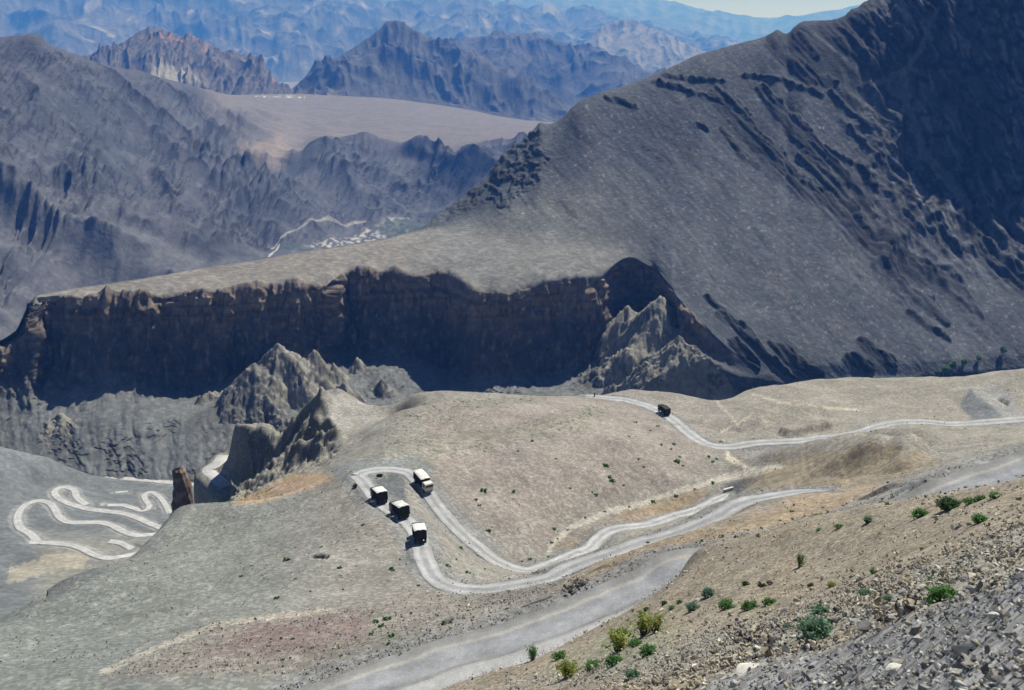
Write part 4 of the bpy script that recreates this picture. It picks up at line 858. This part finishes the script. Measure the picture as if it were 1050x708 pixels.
for (px, py, s_, cl, fl, lab) in [(364,500,6.,(.05,.05,.052),1.25,'upright dark stone at the outer edge of the hairpin bend'), (389.5,489,5.5,(.055,.055,.055),.9,'dark block on top of the grey bank inside the hairpin')]:
    q_ = lookup(P2, U2, V2, [(px, py)])[0]; one_rock('boulder', q_-np.array([0, 0, .1]), s_*np.linalg.norm(q_)/996, cl, 560+int(px), lab, 'rock', fl, 2, 1., group='dark stones by the hairpin')

# ------------------------------------------------------------------ shrubs and tufts
def leaf_mat(name, c_, c2):
    m, nt, b = new_mat(name); N = nt.nodes.new; L = nt.links.new
    oi = N('ShaderNodeTexCoord'); n = N('ShaderNodeTexNoise'); n.inputs['Scale'].default_value = 9; n.inputs['Detail'].default_value = 3; L(oi.outputs['Object'], n.inputs['Vector'])
    mx = N('ShaderNodeMix'); mx.data_type = 'RGBA'; mx.inputs[6].default_value = (*c_, 1); mx.inputs[7].default_value = (*c2, 1)
    mp = N('ShaderNodeMapRange'); mp.inputs[1].default_value = .35; mp.inputs[2].default_value = .65; L(n.outputs['Fac'], mp.inputs[0]); L(mp.outputs[0], mx.inputs[0]); L(mx.outputs[2], b.inputs['Base Color'])
    b.inputs['Roughness'].default_value = .7
    tr = N('ShaderNodeBsdfTranslucent'); L(mx.outputs[2], tr.inputs[0]); ms = N('ShaderNodeMixShader'); ms.inputs[0].default_value = .5
    L(b.outputs[0], ms.inputs[1]); L(tr.outputs[0], ms.inputs[2]); L(ms.outputs[0], nt.nodes['Material Output'].inputs['Surface'])
    return m
M_leaf = [leaf_mat('leaf blue green', (.11, .22, .14), (.23, .36, .24)), leaf_mat('leaf mid green', (.09, .22, .07), (.20, .36, .12)), leaf_mat('leaf yellow green', (.17, .26, .06), (.48, .48, .14)), leaf_mat('leaf dark', (.05, .11, .04), (.10, .18, .07))]
M_twig = flat_mat('twig', (.12, .09, .06), .9, .1)
def foliage_mesh(seed, nstem, leaves, h, spread, ls, airy=.0):
    """stems fanning out of one root, narrow leaves set all along them"""
    g = np.random.default_rng(seed); V, Fq, tw = [], [], []
    for s in range(nstem):
        a = g.uniform(0, 2*np.pi); lean = abs(g.normal(0, .5))*spread; ln = h*g.uniform(.7, 1.1)*(1-.25*min(lean, 1.2))
        d = np.array([math.cos(a)*math.sin(lean), math.sin(a)*math.sin(lean), math.cos(lean)]); b0 = np.array([math.cos(a), math.sin(a), 0])*g.uniform(0, .18)*spread
        tw.append((b0, b0+d*ln*.95))
        for k in range(leaves):
            t = g.uniform(.15+.3*airy, 1)**.8; p = b0+d*ln*t+g.normal(0, .05, 3)*h; p[2] = max(p[2], .02)
            u = d*.6+g.normal(0, .6, 3); u /= np.linalg.norm(u); w_ = np.cross(u, g.normal(size=3)); w_ /= np.linalg.norm(w_)+1e-6
            L_ = ls*g.uniform(.6, 1.4); W_ = L_*.28; i = len(V)
            V += [p-u*L_*.5, p+w_*W_, p+u*L_*.5, p-w_*W_]; Fq.append((i, i+1, i+2, i+3))
    me = bpy.data.meshes.new('foliage'); me.from_pydata([tuple(v) for v in V], [], Fq)
    bm = bmesh.new()
    for a_, b_ in tw:
        d = Vector(b_-a_); s_ = Vector((-d.y, d.x, 0)); s_ = s_.normalized()*.012 if s_.length > 1e-4 else Vector((.012, 0, 0)); t_ = d.cross(s_).normalized()*.012
        r0 = [bm.verts.new(Vector(a_)+o_) for o_ in (s_, t_, -s_-t_)]; r1 = [bm.verts.new(Vector(b_)+o_*.3) for o_ in (s_, t_, -s_-t_)]
        for k in range(3): bm.faces.new((r0[k], r0[(k+1) % 3], r1[(k+1) % 3], r1[k]))
    st = bpy.data.meshes.new('stems'); bm.to_mesh(st); bm.free(); return me, st
SHAPES = [foliage_mesh(600, 110, 26, .75, 1.0, .10), foliage_mesh(601, 100, 24, .62, 1.15, .095), foliage_mesh(602, 64, 22, .85, .8, .09), foliage_mesh(603, 30, 16, 1.0, .6, .10, .5), foliage_mesh(604, 80, 22, .42, 1.25, .09)]
for me, st in SHAPES: st.materials.append(M_twig)
_sv = {}
def shrub(P, width, shape, leaf, label, group, hs=1.):
    key = (shape, leaf)
    if key not in _sv:
        me = SHAPES[shape][0].copy(); me.materials.append(M_leaf[leaf]); _sv[key] = me
    t = empty('shrub', P, rnd.uniform(0, 6.28)); tag(t, label, 'shrub', group)
    wd = {0: 1.15, 1: 1.2, 2: 1., 3: .85, 4: 1.0}[shape]; s_ = width/wd; t.scale = (s_, s_, s_*hs*.8)
    for nm, me in (('foliage', _sv[key]), ('stems', SHAPES[shape][1])):
        o = bpy.data.objects.new(nm, me); COL.objects.link(o); o.parent = t
    return t
shrubs = [ # px, py of the foot, width px, shape, leaf, label, height factor
 (835,656,36,0,0,'large round blue green shrub among rocks, the bigger of the two close together',1.), (843,631,26,1,0,'low blue green shrub directly behind the large round one',.8),
 (887,614,16,0,0,'small round blue green shrub alone on the gravel left of the big spreading one',1.), (965,619,36,1,1,'big spreading bright green shrub with a dark boulder at its side',1.),
 (911,617,10,2,0,'sparse small grey green plant between the small round shrub and the big spreading one',1.), (808,646,16,4,0,'pale thin plant left of the large round blue green shrub',.8),
 (897,588,15,4,1,'flat green tuft on the bare slope above the small round shrub',.8), (853,602,10,4,2,'small yellow green tuft on the bare slope, by a dark stone',1.),
 (788,620,15,1,1,'rightmost green shrub of the row of three on the gravel edge',1.), (955,594,10,4,0,'faint blue green tuft behind the big spreading shrub',.9), (820,581,10,3,3,'tall thin dark tuft standing alone on the brown slope',1.2),
 (768,625,19,1,1,'yellowish green shrub in the middle of the row of three on the gravel edge',1.), (745,625,17,0,1,'leftmost green shrub of the row of three on the gravel edge',1.),
 (710,626,14,0,0,'grey green shrub below the taller one on the brown slope',1.), (726,612,14,0,0,'grey green bushy shrub, highest on the brown slope above the gravel edge',1.1),
 (638,653,19,1,1,'dark green shrub at the brink above the near road',.9), (652,664,15,0,1,'green shrub at the left foot of the flowering clump',1.), (664,671,21,1,1,'dense green shrub at the foot of the flowering clump',.9),
 (660,652,24,3,2,'yellow flowering clump above the dense green shrub',.9), (672,648,16,3,2,'smaller yellow flowering stems right of the flowering clump',.9), (633,668,26,3,2,'wide yellow green clump left of the flowering one',.7),
 (608,688,17,0,1,'round dark green shrub near the bottom edge, left of the low wide one',1.), (631,681,22,4,1,'low wide green shrub below the wide yellow green clump',1.), (574,676,17,1,1,'green shrub at the brink by the sprig over the road',.9),
 (583,694,19,2,2,'yellow green bush at the bottom edge beside the road',1.), (649,697,18,0,0,'blue green shrub cut off by the bottom edge',.9), (546,678,13,3,1,'thin sprig standing over the edge of the near road',1.2),
 (663,626,8,4,3,'small dark tuft at the upper left rim of the brown slope',1.), (681,620,9,4,3,'small dark tuft on the rim, first right of the upper left one',1.), (697,619,8,4,3,'small dark tuft left of the grey green shrubs',1.), (689,625,9,4,1,'small green tuft below the dark ones on the rim',1.),
 (765,600,9,4,3,'dark tuft on the brown slope left of a stone',1.1), (783,602,8,4,3,'dark round tuft beside a small brown stone',1.1),
 (943,530,18,1,1,'green shrub on the brink under the right hand road, leftmost of a row',1.), (972,523,24,0,3,'dark green dense shrub, darkest of the row under the right hand road',.8), (995,517,15,4,1,'low green shrub right of the darkest one under the road',1.), (1006,513,12,4,1,'small green shrub second from the right of the row under the road',1.), (1021,511,15,4,1,'low green shrub at the right end of the row under the road',.9),
 (1004,537,15,0,1,'round green shrub alone on the stony slope near the right edge',1.), (994,539,7,4,1,'tiny green tuft left of the round shrub near the right edge',1.), (890,536,9,2,0,'pale grey green plant at the end of the dark road edge',1.), (861,541,11,4,1,'flat green tuft on the crest of the slope',.7), (840,544,8,4,1,'tiny flat green tuft, lower on the crest of the slope',.7), (839,531,14,4,1,'thin green streak of plants below the brown hill',.5)]
fp = lookup(P1, U1, V1, [(b[0], b[1]) for b in shrubs])
for (px, py, wpx, sh_, lf, lab, hs), q_ in zip(shrubs, fp):
    if px == 839: q_ = lookup(P2, U2, V2, [(px, py)])[0]
    d_ = np.linalg.norm(q_); shrub(q_-np.array([0, 0, .03]), wpx*(1.35 if lf == 2 else 1.15)*d_/996, sh_, lf, lab, 'shrubs on the stony slope', hs)
TUFTS = [foliage_mesh(620+k, 12, 9, .5, 1.3, .30) for k in range(4)]
M_tuft = [leaf_mat('tuft bright green', (.06, .17, .04), (.13, .28, .07)), leaf_mat('tuft dull green', (.045, .09, .04), (.08, .14, .065))]
for k, (me, st) in enumerate(TUFTS): me.materials.append(M_tuft[0])
TUFTS2 = []
for me, st in TUFTS: m2 = me.copy(); m2.materials.clear(); m2.materials.append(M_tuft[1]); TUFTS2.append(m2)
def tuft(P, width, label, group, dull=False, flat=.8):
    o = bpy.data.objects.new('grass_tuft', (TUFTS2[rnd.randrange(4)] if dull else TUFTS[rnd.randrange(4)][0])); COL.objects.link(o); o.location = P; o.rotation_euler = (0, 0, rnd.uniform(0, 6.28)); o.scale = (width/1.0, width/1.0, width*flat); return tag(o, label, 'plant', group)
T = dict(
 inner=('green tuft on the ground between the two arms of the hairpin', 'tufts inside the hairpin', [(459,580,6),(479,587,6),(472,562,5),(481,557,3),(497,583,3),(522,593,3),(468,573,3),(535,575,3),(452,595,3)]),
 dome=('green tuft on the rounded hill beyond the switchback', 'tufts on the rounded hill', [(501,544,6),(495,503,8),(527,504,5),(488,512,4),(492,518,4),(568,542,5),(543,573,5),(621,477,6),(628,493,7),(625,489,5),(694,473,7),(611,507,5),(607,504,3),(691,455,4),(678,456,4),(674,437,4),(667,441,3),(645,447,3),(652,433,4),(620,477,4),(546,452,4),(531,462,3),(660,478,3),(655,470,3),(697,468,3),(700,477,3),(688,460,3),(570,470,3),(585,500,3),(640,497,3)]),
 stream=('green tuft along the dry stream bed below the rounded hill', 'tufts along the stream bed', [(731,495,5),(693,508,5),(669,514,5),(727,468,4),(731,473,4),(739,453,4),(566,556,4),(572,552,3),(582,543,3),(600,530,3),(620,524,3),(645,519,3),(712,501,3),(735,470,3),(562,570,3)]),
 left=('green tuft on the grey slope left of the trucks', 'tufts on the left slope', [(402,584,7),(429,600,4),(372,538,4),(294,574,7),(284,613,6),(248,590,4),(348,582,5),(303,593,3),(330,560,3),(352,604,3),(318,606,3),(410,573,3)]),
 bank=('green tuft on the bank between the near road and the upper switchback road', 'tufts on the bank above the near road', [(397,635,9),(391,642,7),(386,638,7),(402,652,7),(398,660,5),(380,650,5),(411,671,5),(430,655,4),(455,638,5),(462,644,4),(480,626,4),(518,618,3),(520,624,4),(560,607,4),(500,612,3),(630,577,4),(740,552,7),(755,551,6),(700,552,5),(720,555,5),(650,556,5),(680,555,4),(664,556,4),(825,529,3),(800,533,3),(780,541,4),(842,528,4),(812,524,4),(890,520,3),(905,511,3),(915,507,3),(300,655,4),(275,662,4),(255,671,4),(320,664,4),(345,650,4),(350,672,4),(232,682,4),(290,676,4)]))
for lab, grp, pts in T.values():
    fp = lookup(P2, U2, V2, [(a, b+1) for a, b, s_ in pts])
    for (a, b, s_), q_ in zip(pts, fp): tuft(q_-np.array([0, 0, .03]), s_*np.linalg.norm(q_)/996*1.15, lab, grp)
# the countless dull cushions that dot the slopes: ground cover, one object
g = np.random.default_rng(9)
Rr2_ = np.hypot(P2[..., 0], P2[..., 1])
dens = np.zeros_like(U2)
for poly, w_ in (([(20,600),(130,570),(210,525),(330,500),(410,560),(420,610),(300,640),(100,690),(15,690)], .5), ([(380,470),(405,430),(440,410),(520,408),(470,440),(430,470)], .8), ([(430,470),(520,450),(620,420),(600,440),(500,470)], 1.), ([(360,640),(520,600),(600,585),(560,610),(440,650),(370,690)], .9), ([(600,590),(700,555),(850,525),(860,540),(760,560),(690,575)], .7), ([(420,520),(560,530),(560,570),(520,570)], .35), ([(205,520),(240,517),(280,503),(275,500),(230,514)], 2.)):
    dens = np.maximum(dens, w_*blob(U2, V2, poly, 8, seed=5))
dens *= (Dmin > 1.2)*(.3+smooth(-.1, .3, fbm(P2[..., 0]/7, P2[..., 1]/7, 3, 8))); dens = dens*(Rr2_**2)
pr_ = (dens/dens.sum()).ravel(); ii = g.choice(len(pr_), 2600, p=pr_); pp = P2.reshape(-1, 3)[ii]; rr = Rr2_.ravel()[ii]
VV, FF, n0 = [], [], 0
for q_, r_ in zip(pp, rr):
    me = TUFTS[g.integers(4)][0]; v = np.array([v_.co[:] for v_ in me.vertices]).reshape(-1, 4, 3)
    v = v[g.choice(len(v), 22, replace=False)].reshape(-1, 3); s_ = g.uniform(1.0, 2.6)*r_*1.1/996; a = g.uniform(0, 6.28)
    v = np.stack([v[:, 0]*math.cos(a)-v[:, 1]*math.sin(a), v[:, 0]*math.sin(a)+v[:, 1]*math.cos(a), v[:, 2]*.8], -1)*s_+q_; VV.append(v); FF.append(np.arange(len(v)).reshape(-1, 4)+n0); n0 += len(v)
tag(link_mesh('ground_cover', np.concatenate(VV), np.concatenate(FF), M_tuft[1], smooth_=False), kind='stuff')

# ------------------------------------------------------------------ trees far off along the track at the ridge foot
def tree_meshes(seed):
    g = np.random.default_rng(seed); V, Fq = [], []
    for k in range(420):
        d = g.normal(size=3); d /= np.linalg.norm(d); p = d*np.array([1.5, 1.5, 2.3])*g.uniform(.35, 1.05)**.6*(1+.25*math.sin(d[0]*5+seed)*math.cos(d[1]*4))+np.array([0, 0, 4.2])
        u = g.normal(size=3); u /= np.linalg.norm(u); w_ = np.cross(u, g.normal(size=3)); w_ /= np.linalg.norm(w_); L_ = g.uniform(.3, .6); i = len(V)
        V += [p-u*L_, p+w_*L_*.5, p+u*L_, p-w_*L_*.5]; Fq.append((i, i+1, i+2, i+3))
    me = bpy.data.meshes.new('crown'); me.from_pydata([tuple(v) for v in V], [], Fq); me.materials.append(M_leaf[seed % 2])
    bm = bmesh.new()
    def limb(a, b, r0, r1):
        a, b = Vector(a), Vector(b); m_ = (b-a).to_track_quat('Z', 'Y').to_matrix().to_4x4(); m_.translation = (a+b)/2
        bmesh.ops.create_cone(bm, cap_ends=True, segments=7, radius1=r0, radius2=r1, depth=(b-a).length, matrix=m_)
    limb((0, 0, -.5), (.1, 0, 2.4), .22, .15); limb((.1, 0, 2.3), (0, .1, 5), .15, .05)
    for k in range(5): a = k*1.3; limb((.1, 0, 2.2+.3*k), (math.cos(a)*1.1, math.sin(a)*1.1, 3.6+.4*k), .07, .03)
    tr = bpy.data.meshes.new('trunk'); bm.to_mesh(tr); bm.free(); tr.materials.append(M_twig); return me, tr
TM = [tree_meshes(k) for k in (700, 701, 703)]
trees = [(1028,365,9,'lone green tree at the right end of the track under the great scree slope'), (1003,372,7,'small green tree, second from the right along the track'), (988,377,8,'green tree right of the thick clump on the track'), (977,381,10,'tallest green tree in the thick clump on the track'), (969,385,9,'green tree at the left of the tallest one in the clump'), (964,389,8,'low green tree at the foot of the clump'), (955,389,7,'small green tree left of the clump'), (940,391,6,'smallest green tree, leftmost along the field edge')]
fp = lookup(P4, U4, V4, [(a, b) for a, b, s_, l in trees])
for k, ((a, b, s_, lab), q_) in enumerate(zip(trees, fp)):
    t = empty('tree', q_, rnd.uniform(0, 6.28)); k_ = s_*np.linalg.norm(q_)/996/6.; t.scale = (k_*1.3, k_*1.3, k_); tag(t, lab, 'tree', 'trees along the track below the ridge')
    for nm, me in zip(('crown', 'trunk'), TM[k % 3]):
        o = bpy.data.objects.new(nm, me); COL.objects.link(o); o.parent = t

# ------------------------------------------------------------------ rock tower beside the ravine
def tower(px, py_foot, r, h, w_, seed, label):
    p = at_r(px, py_foot, r); n, m_ = 46, 40; t = np.linspace(0, 1, n); a = np.linspace(0, 2*np.pi, m_, endpoint=False); T_, A_ = np.meshgrid(t, a, indexing='ij')
    rad = w_*.5*(1.5-.85*T_**.8)*(1+.35*fbm(np.cos(A_)*1.3+3, np.sin(A_)*1.3+T_*2.4, 4, seed)+.5*(ridged(np.cos(A_)*1.8, np.sin(A_)*1.8+T_*1.2, 4, seed+2)-.5)); rad *= np.where(T_ > .97, .35, 1)
    V = np.stack([p[0]+rad*np.cos(A_)+w_*.25*T_*np.sin(T_*3), p[1]+rad*np.sin(A_), p[2]-h*.35+h*1.35*T_*(1+.05*fbm(np.cos(A_)*2, np.sin(A_)*2, 2, seed+5))], -1)
    i = np.arange(n*m_).reshape(n, m_); j = np.roll(i, -1, 1); Fq = np.stack([i[:-1], j[:-1], j[1:], i[1:]], -1).reshape(-1, 4)
    c_ = np.ones(V.shape)*np.array([.17, .125, .10]); c_ = paint(c_, smooth(0, .3, fbm(V[..., 2]/3, V[..., 0]/5, 4, seed+7)), (.30, .22, .165), .8)
    o = link_mesh('rock_tower', V, Fq, M_cliff, smooth_=True, col=c_); return tag(o, label, 'rock')
M_cliff = ground_mat('crumbling rock', 1.5, bump=.9, bdist=.5, cvar=.3, mid=5.)
tower(187, 521, 330, 15.5, 6., 800, 'tall brown rock tower rising beside the ravine')

# ------------------------------------------------------------------ vehicles
def rbox(bm, cx, cy, cz, sx, sy, sz, bev=.04, taper=None):
    r = bmesh.ops.create_cube(bm, size=1); vs = r['verts']
    for v in vs:
        k = 1. if not taper or v.co.z < 0 else taper
        v.co = Vector((cx+v.co.x*sx*k, cy+v.co.y*sy, cz+v.co.z*sz))
    if bev: bmesh.ops.bevel(bm, geom=list({e for v in vs for e in v.link_edges}), offset=bev, segments=2, affect='EDGES')
def part(name, mat, parent, *boxes, **kw):
    bm = bmesh.new()
    for b in boxes: rbox(bm, *b, **kw)
    return bm_obj(name, bm, mat, parent)
def wheel(parent, x_, y_, r, wd):
    def ring(R_, W_, n=22):
        bm = bmesh.new(); bmesh.ops.create_cone(bm, cap_ends=True, segments=n, radius1=R_, radius2=R_, depth=W_, matrix=Matrix.Translation((x_, y_, r)) @ Matrix.Rotation(math.pi/2, 4, 'Y')); bmesh.ops.bevel(bm, geom=[e for e in bm.edges if len(e.link_faces) == 2 and e.calc_face_angle() > 1], offset=R_*.12, segments=2, affect='EDGES'); return bm
    t = bm_obj('wheel', ring(r, wd), M_tyre, parent); bm_obj('rim', ring(r*.55, wd+.04), M_steel, t)
M_tyre = flat_mat('tyre rubber', (.02, .02, .02), .85, .2); M_steel = flat_mat('wheel steel', (.25, .25, .25), .5, .5, .6)
M_glass = flat_mat('dark window glass', (.02, .025, .03), .08, .6, 0, .05); M_lamp = flat_mat('lamp glass', (.6, .58, .5), .2, .5); M_red = flat_mat('tail lamp red', (.35, .02, .02), .3, .5)
M_frame = flat_mat('chassis black', (.03, .03, .03), .7, .3)
def make_truck(label, group, pos, head, tarp, body, cabc, L=6.6, Wd=2.5, Hc=3.25, name='truck', load=None):
    t = empty(name, pos, math.atan2(-head[0], head[1])); tag(t, label, 'truck', group)          # nose along +Y
    bl = L-2.25; y0 = -L/2; yc = y0+bl/2
    part('chassis', M_frame, t, (0, 0, .78, .95, L-.3, .26), (0, y0+.12, .62, 2.2, .14, .2))
    b = part('cargo_body', body, t, (0, yc, 1.1, Wd-.06, bl, .16), (-Wd/2+.06, yc, 2.1, .1, bl, 1.9), (Wd/2-.06, yc, 2.1, .1, bl, 1.9), (0, y0+.06, 2.1, Wd-.2, .1, 1.9), (0, y0+bl-.06, 2.1, Wd-.2, .1, 1.9), *[(sx*(Wd/2+.02), y0+.35+k*(bl-.7)/5, 2.08, .08, .12, 1.8) for sx in (-1, 1) for k in range(6)], *[(sx*(Wd/2+.012), yc, z_, .06, bl-.02, .09) for sx in (-1, 1) for z_ in (1.45, 2.2, 2.95)], bev=.015)
    bm = bmesh.new(); nx, ny = 10, 14                               # sheet over the load: sagging between hoops, hanging over the rim
    vs = [[None]*(nx+1) for _ in range(ny+1)]
    for j in range(ny+1):
        for i in range(nx+1):
            u = i/nx*2-1; v = j/ny*2-1; ed = max(abs(u), abs(v)) > .99
            zz = Hc+.10-.07*u*u+.05*math.cos(j*math.pi/2.33)*(1-u*u)-(.20+.05*math.sin(7*u+5*v) if ed else 0)
            vs[j][i] = bm.verts.new((u*(Wd/2+(.05 if ed else -.02)), yc+v*(bl/2+(.05 if ed else -.02)), zz))
    for j in range(ny):
        for i in range(nx): bm.faces.new((vs[j][i], vs[j][i+1], vs[j+1][i+1], vs[j+1][i]))
    bm_obj('tarpaulin', bm, tarp, t, True)
    yf = L/2; cb = part('cab', cabc, t, (0, yf-.98, 1.75, Wd-.15, 1.75, 1.75), (0, yf-.98, 2.68, Wd-.3, 1.5, .12), (0, yf-.05, 1.15, Wd-.25, .16, .5), bev=.07)
    part('windscreen', M_glass, cb, (0, yf-.085, 2.1, Wd-.5, .06, .75), bev=.02)
    for sx in (-1, 1):
        part('window', M_glass, cb, (sx*(Wd/2-.062), yf-.8, 2.1, .05, .85, .62), bev=.02)
        part('headlight', M_lamp, cb, (sx*.85, yf+.035, 1.15, .28, .06, .2), bev=.02)
        part('tail_light', M_red, t, (sx*.95, y0+.01, .7, .22, .06, .12), bev=.01)
        mr = part('mirror', M_frame, cb, (sx*(Wd/2+.12), yf-.25, 2.1, .1, .08, .38), bev=.02)
    part('bumper', M_steel, t, (0, yf+.08, .72, Wd-.1, .16, .26))
    for yy in (yf-1.0, y0+1.1):
        for sx in (-1, 1): wheel(t, sx*(Wd/2-.2), yy, .5, .32 if yy > 0 else .42)
    return t
M_tarpw = flat_mat('pale tarpaulin', (.66, .65, .62), .8, .2, 0, .2, 1.2); M_tarpg = flat_mat('dusty tarpaulin', (.58, .57, .54), .8, .2, 0, .25, 1.2)
M_wood = flat_mat('dark painted boards', (.02, .02, .017), .8, .15, 0, .3, 2.); M_cabw = flat_mat('cab paint pale', (.62, .60, .55), .5, .4); M_cabd = flat_mat('cab paint dark', (.055, .05, .035), .5, .4)
def on_road(key, px, py, sign):
    p = paths[key]; u, v = project(p); i = int(np.argmin(np.hypot(u-px, v-py))); a, b = max(i-9, 0), min(i+9, len(p)-1); t = (p[b]-p[a])*sign; t[2] = 0; t /= np.linalg.norm(t); return p[i]+np.array([0, 0, .03]), t
def slope_of(key, px, py, sign):
    p = paths[key]; u, v = project(p); i = int(np.argmin(np.hypot(u-px, v-py))); a, b = max(i-9, 0), min(i+9, len(p)-1); d = (p[b]-p[a])*sign; return math.atan2(d[2], math.hypot(d[0], d[1]))
G = 'lorries in convoy on the switchback'
for key, px, py, sg, lab, tp, bd, cb, L in (
  ('B', 433, 500, 1, 'lorry with a pale cab on the lower arm, already round the hairpin and driving down', M_tarpw, M_wood, M_cabw, 6.8),
  ('A', 388.5, 515, -1, 'covered lorry closest to the hairpin of the three still on the upper arm', M_tarpw, M_wood, M_cabd, 6.2),
  ('A', 410, 530, -1, 'covered lorry in the middle of the three following each other on the upper arm', M_tarpg, M_wood, M_cabd, 6.2),
  ('A', 430, 553, -1, 'covered lorry at the rear of the convoy, seen squarely from behind', M_tarpw, M_wood, M_cabd, 6.2)):
    q_, hd = on_road(key, px, py, sg); t = make_truck(lab, G, q_, hd, tp, bd, cb, L); t.rotation_euler = (slope_of(key, px, py, sg), 0, math.atan2(-hd[0], hd[1]))
M_olive = flat_mat('olive canvas', (.04, .05, .035), .85, .1, 0, .35, 2.)
q_, hd = on_road('D', 680, 425, -1); make_truck('dark olive lorry alone on the far road below the cliff', None, q_, hd, M_olive, M_wood, M_olive, 6.4, 2.3, 2.9)
# low culvert wall where the lower road ends
q_ = lookup(P2, U2, V2, [(747, 503)])[0]; bm = bmesh.new()
for k in range(7): rbox(bm, -1.65+k*.55, rnd.uniform(-.04, .04), .3, .53, .45, .9+rnd.uniform(-.05, .05), .05)
t = bm_obj('culvert_wall', bm, flat_mat('pale concrete', (.5, .49, .46), .9, .1)); t.location = q_; t.rotation_euler = (0, 0, .5)
bm = bmesh.new(); rbox(bm, 0, 0, .82, 4.1, .6, .14, .03); bm_obj('coping', bm, flat_mat('pale coping', (.6, .59, .56), .9, .1), t); tag(t, 'low pale concrete wall at the far end of the lower road', 'culvert wall')
# roadside post on the skyline of the rounded hill
q_ = lookup(P2, U2, V2, [(609.5, 407.5)])[0]; bm = bmesh.new(); rbox(bm, 0, 0, .9, .55, .4, 2.2, .12); t = bm_obj('road_marker', bm, flat_mat('weathered concrete', (.16, .15, .14), .9, .1)); t.location = q_
bm = bmesh.new(); rbox(bm, 0, 0, -.05, .8, .7, .3, .06); bm_obj('base', bm, flat_mat('old concrete', (.22, .21, .2), .9, .1), t); tag(t, 'dark marker stone beside the far road on the brow of the rounded hill', 'marker stone')

# ================================================================== LIGHT, AIR, CAMERA
SUN_EL, SUN_AZ = R(54), R(38)            # behind the scene, to the right
sd = Vector((math.sin(SUN_AZ)*math.cos(SUN_EL), math.cos(SUN_AZ)*math.cos(SUN_EL), math.sin(SUN_EL)))
sl = bpy.data.lights.new('sun', 'SUN'); sl.energy = 5.0; sl.angle = R(.53); sl.color = (1, .99, .97)
so = bpy.data.objects.new('sun', sl); COL.objects.link(so); so.rotation_euler = (-sd).to_track_quat('-Z', 'Y').to_euler(); so.location = (0, 0, 400)
w = bpy.data.worlds.new('World'); sc.world = w; w.use_nodes = True
nt = w.node_tree; bg = nt.nodes['Background']; sky = nt.nodes.new('ShaderNodeTexSky'); sky.sky_type = 'NISHITA'; sky.sun_disc = False
sky.sun_elevation = SUN_EL; sky.sun_rotation = SUN_AZ; sky.altitude = 3500; sky.air_density = 1.; sky.dust_density = .6
nt.links.new(sky.outputs[0], bg.inputs[0]); bg.inputs[1].default_value = .05
def box(name, x0, x1, y0, y1, z0, z1):
    bm = bmesh.new(); bmesh.ops.create_cube(bm, size=1)
    for v in bm.verts: v.co = Vector((x0 if v.co.x < 0 else x1, y0 if v.co.y < 0 else y1, z0 if v.co.z < 0 else z1))
    return bm_obj(name, bm, None)
hz = box('haze', -150000, 150000, -300, 220000, -640, 1400)
m = bpy.data.materials.new('mountain air'); m.use_nodes = True; nt = m.node_tree
nt.nodes.remove(nt.nodes['Principled BSDF']); pv = nt.nodes.new('ShaderNodeVolumePrincipled')
pv.inputs['Color'].default_value = (.085, .30, 1, 1); pv.inputs['Density'].default_value = 8.6e-5; pv.inputs['Anisotropy'].default_value = .0; pv.inputs['Absorption Color'].default_value = (1, 1, 1, 1)
nt.links.new(pv.outputs[0], nt.nodes['Material Output'].inputs['Volume']); hz.data.materials.append(m); tag(hz, kind='stuff')
cam = bpy.data.cameras.new('camera'); co = bpy.data.objects.new('camera', cam); COL.objects.link(co); sc.camera = co
cam.sensor_fit = 'HORIZONTAL'; cam.sensor_width = 36; cam.lens = 36*F/1050; cam.dof.use_dof = True; cam.dof.focus_distance = 160; cam.dof.aperture_fstop = 2.8; cam.clip_start = .2; cam.clip_end = 120000
co.rotation_euler = (math.pi/2-PITCH, 0, 0)
sc.view_settings.view_transform = 'Standard'; sc.view_settings.look = 'None'; sc.view_settings.exposure = .27; sc.view_settings.gamma = 1
sc.cycles.use_denoising = True; sc.cycles.max_bounces = 5; sc.cycles.diffuse_bounces = 2; sc.cycles.volume_bounces = 1
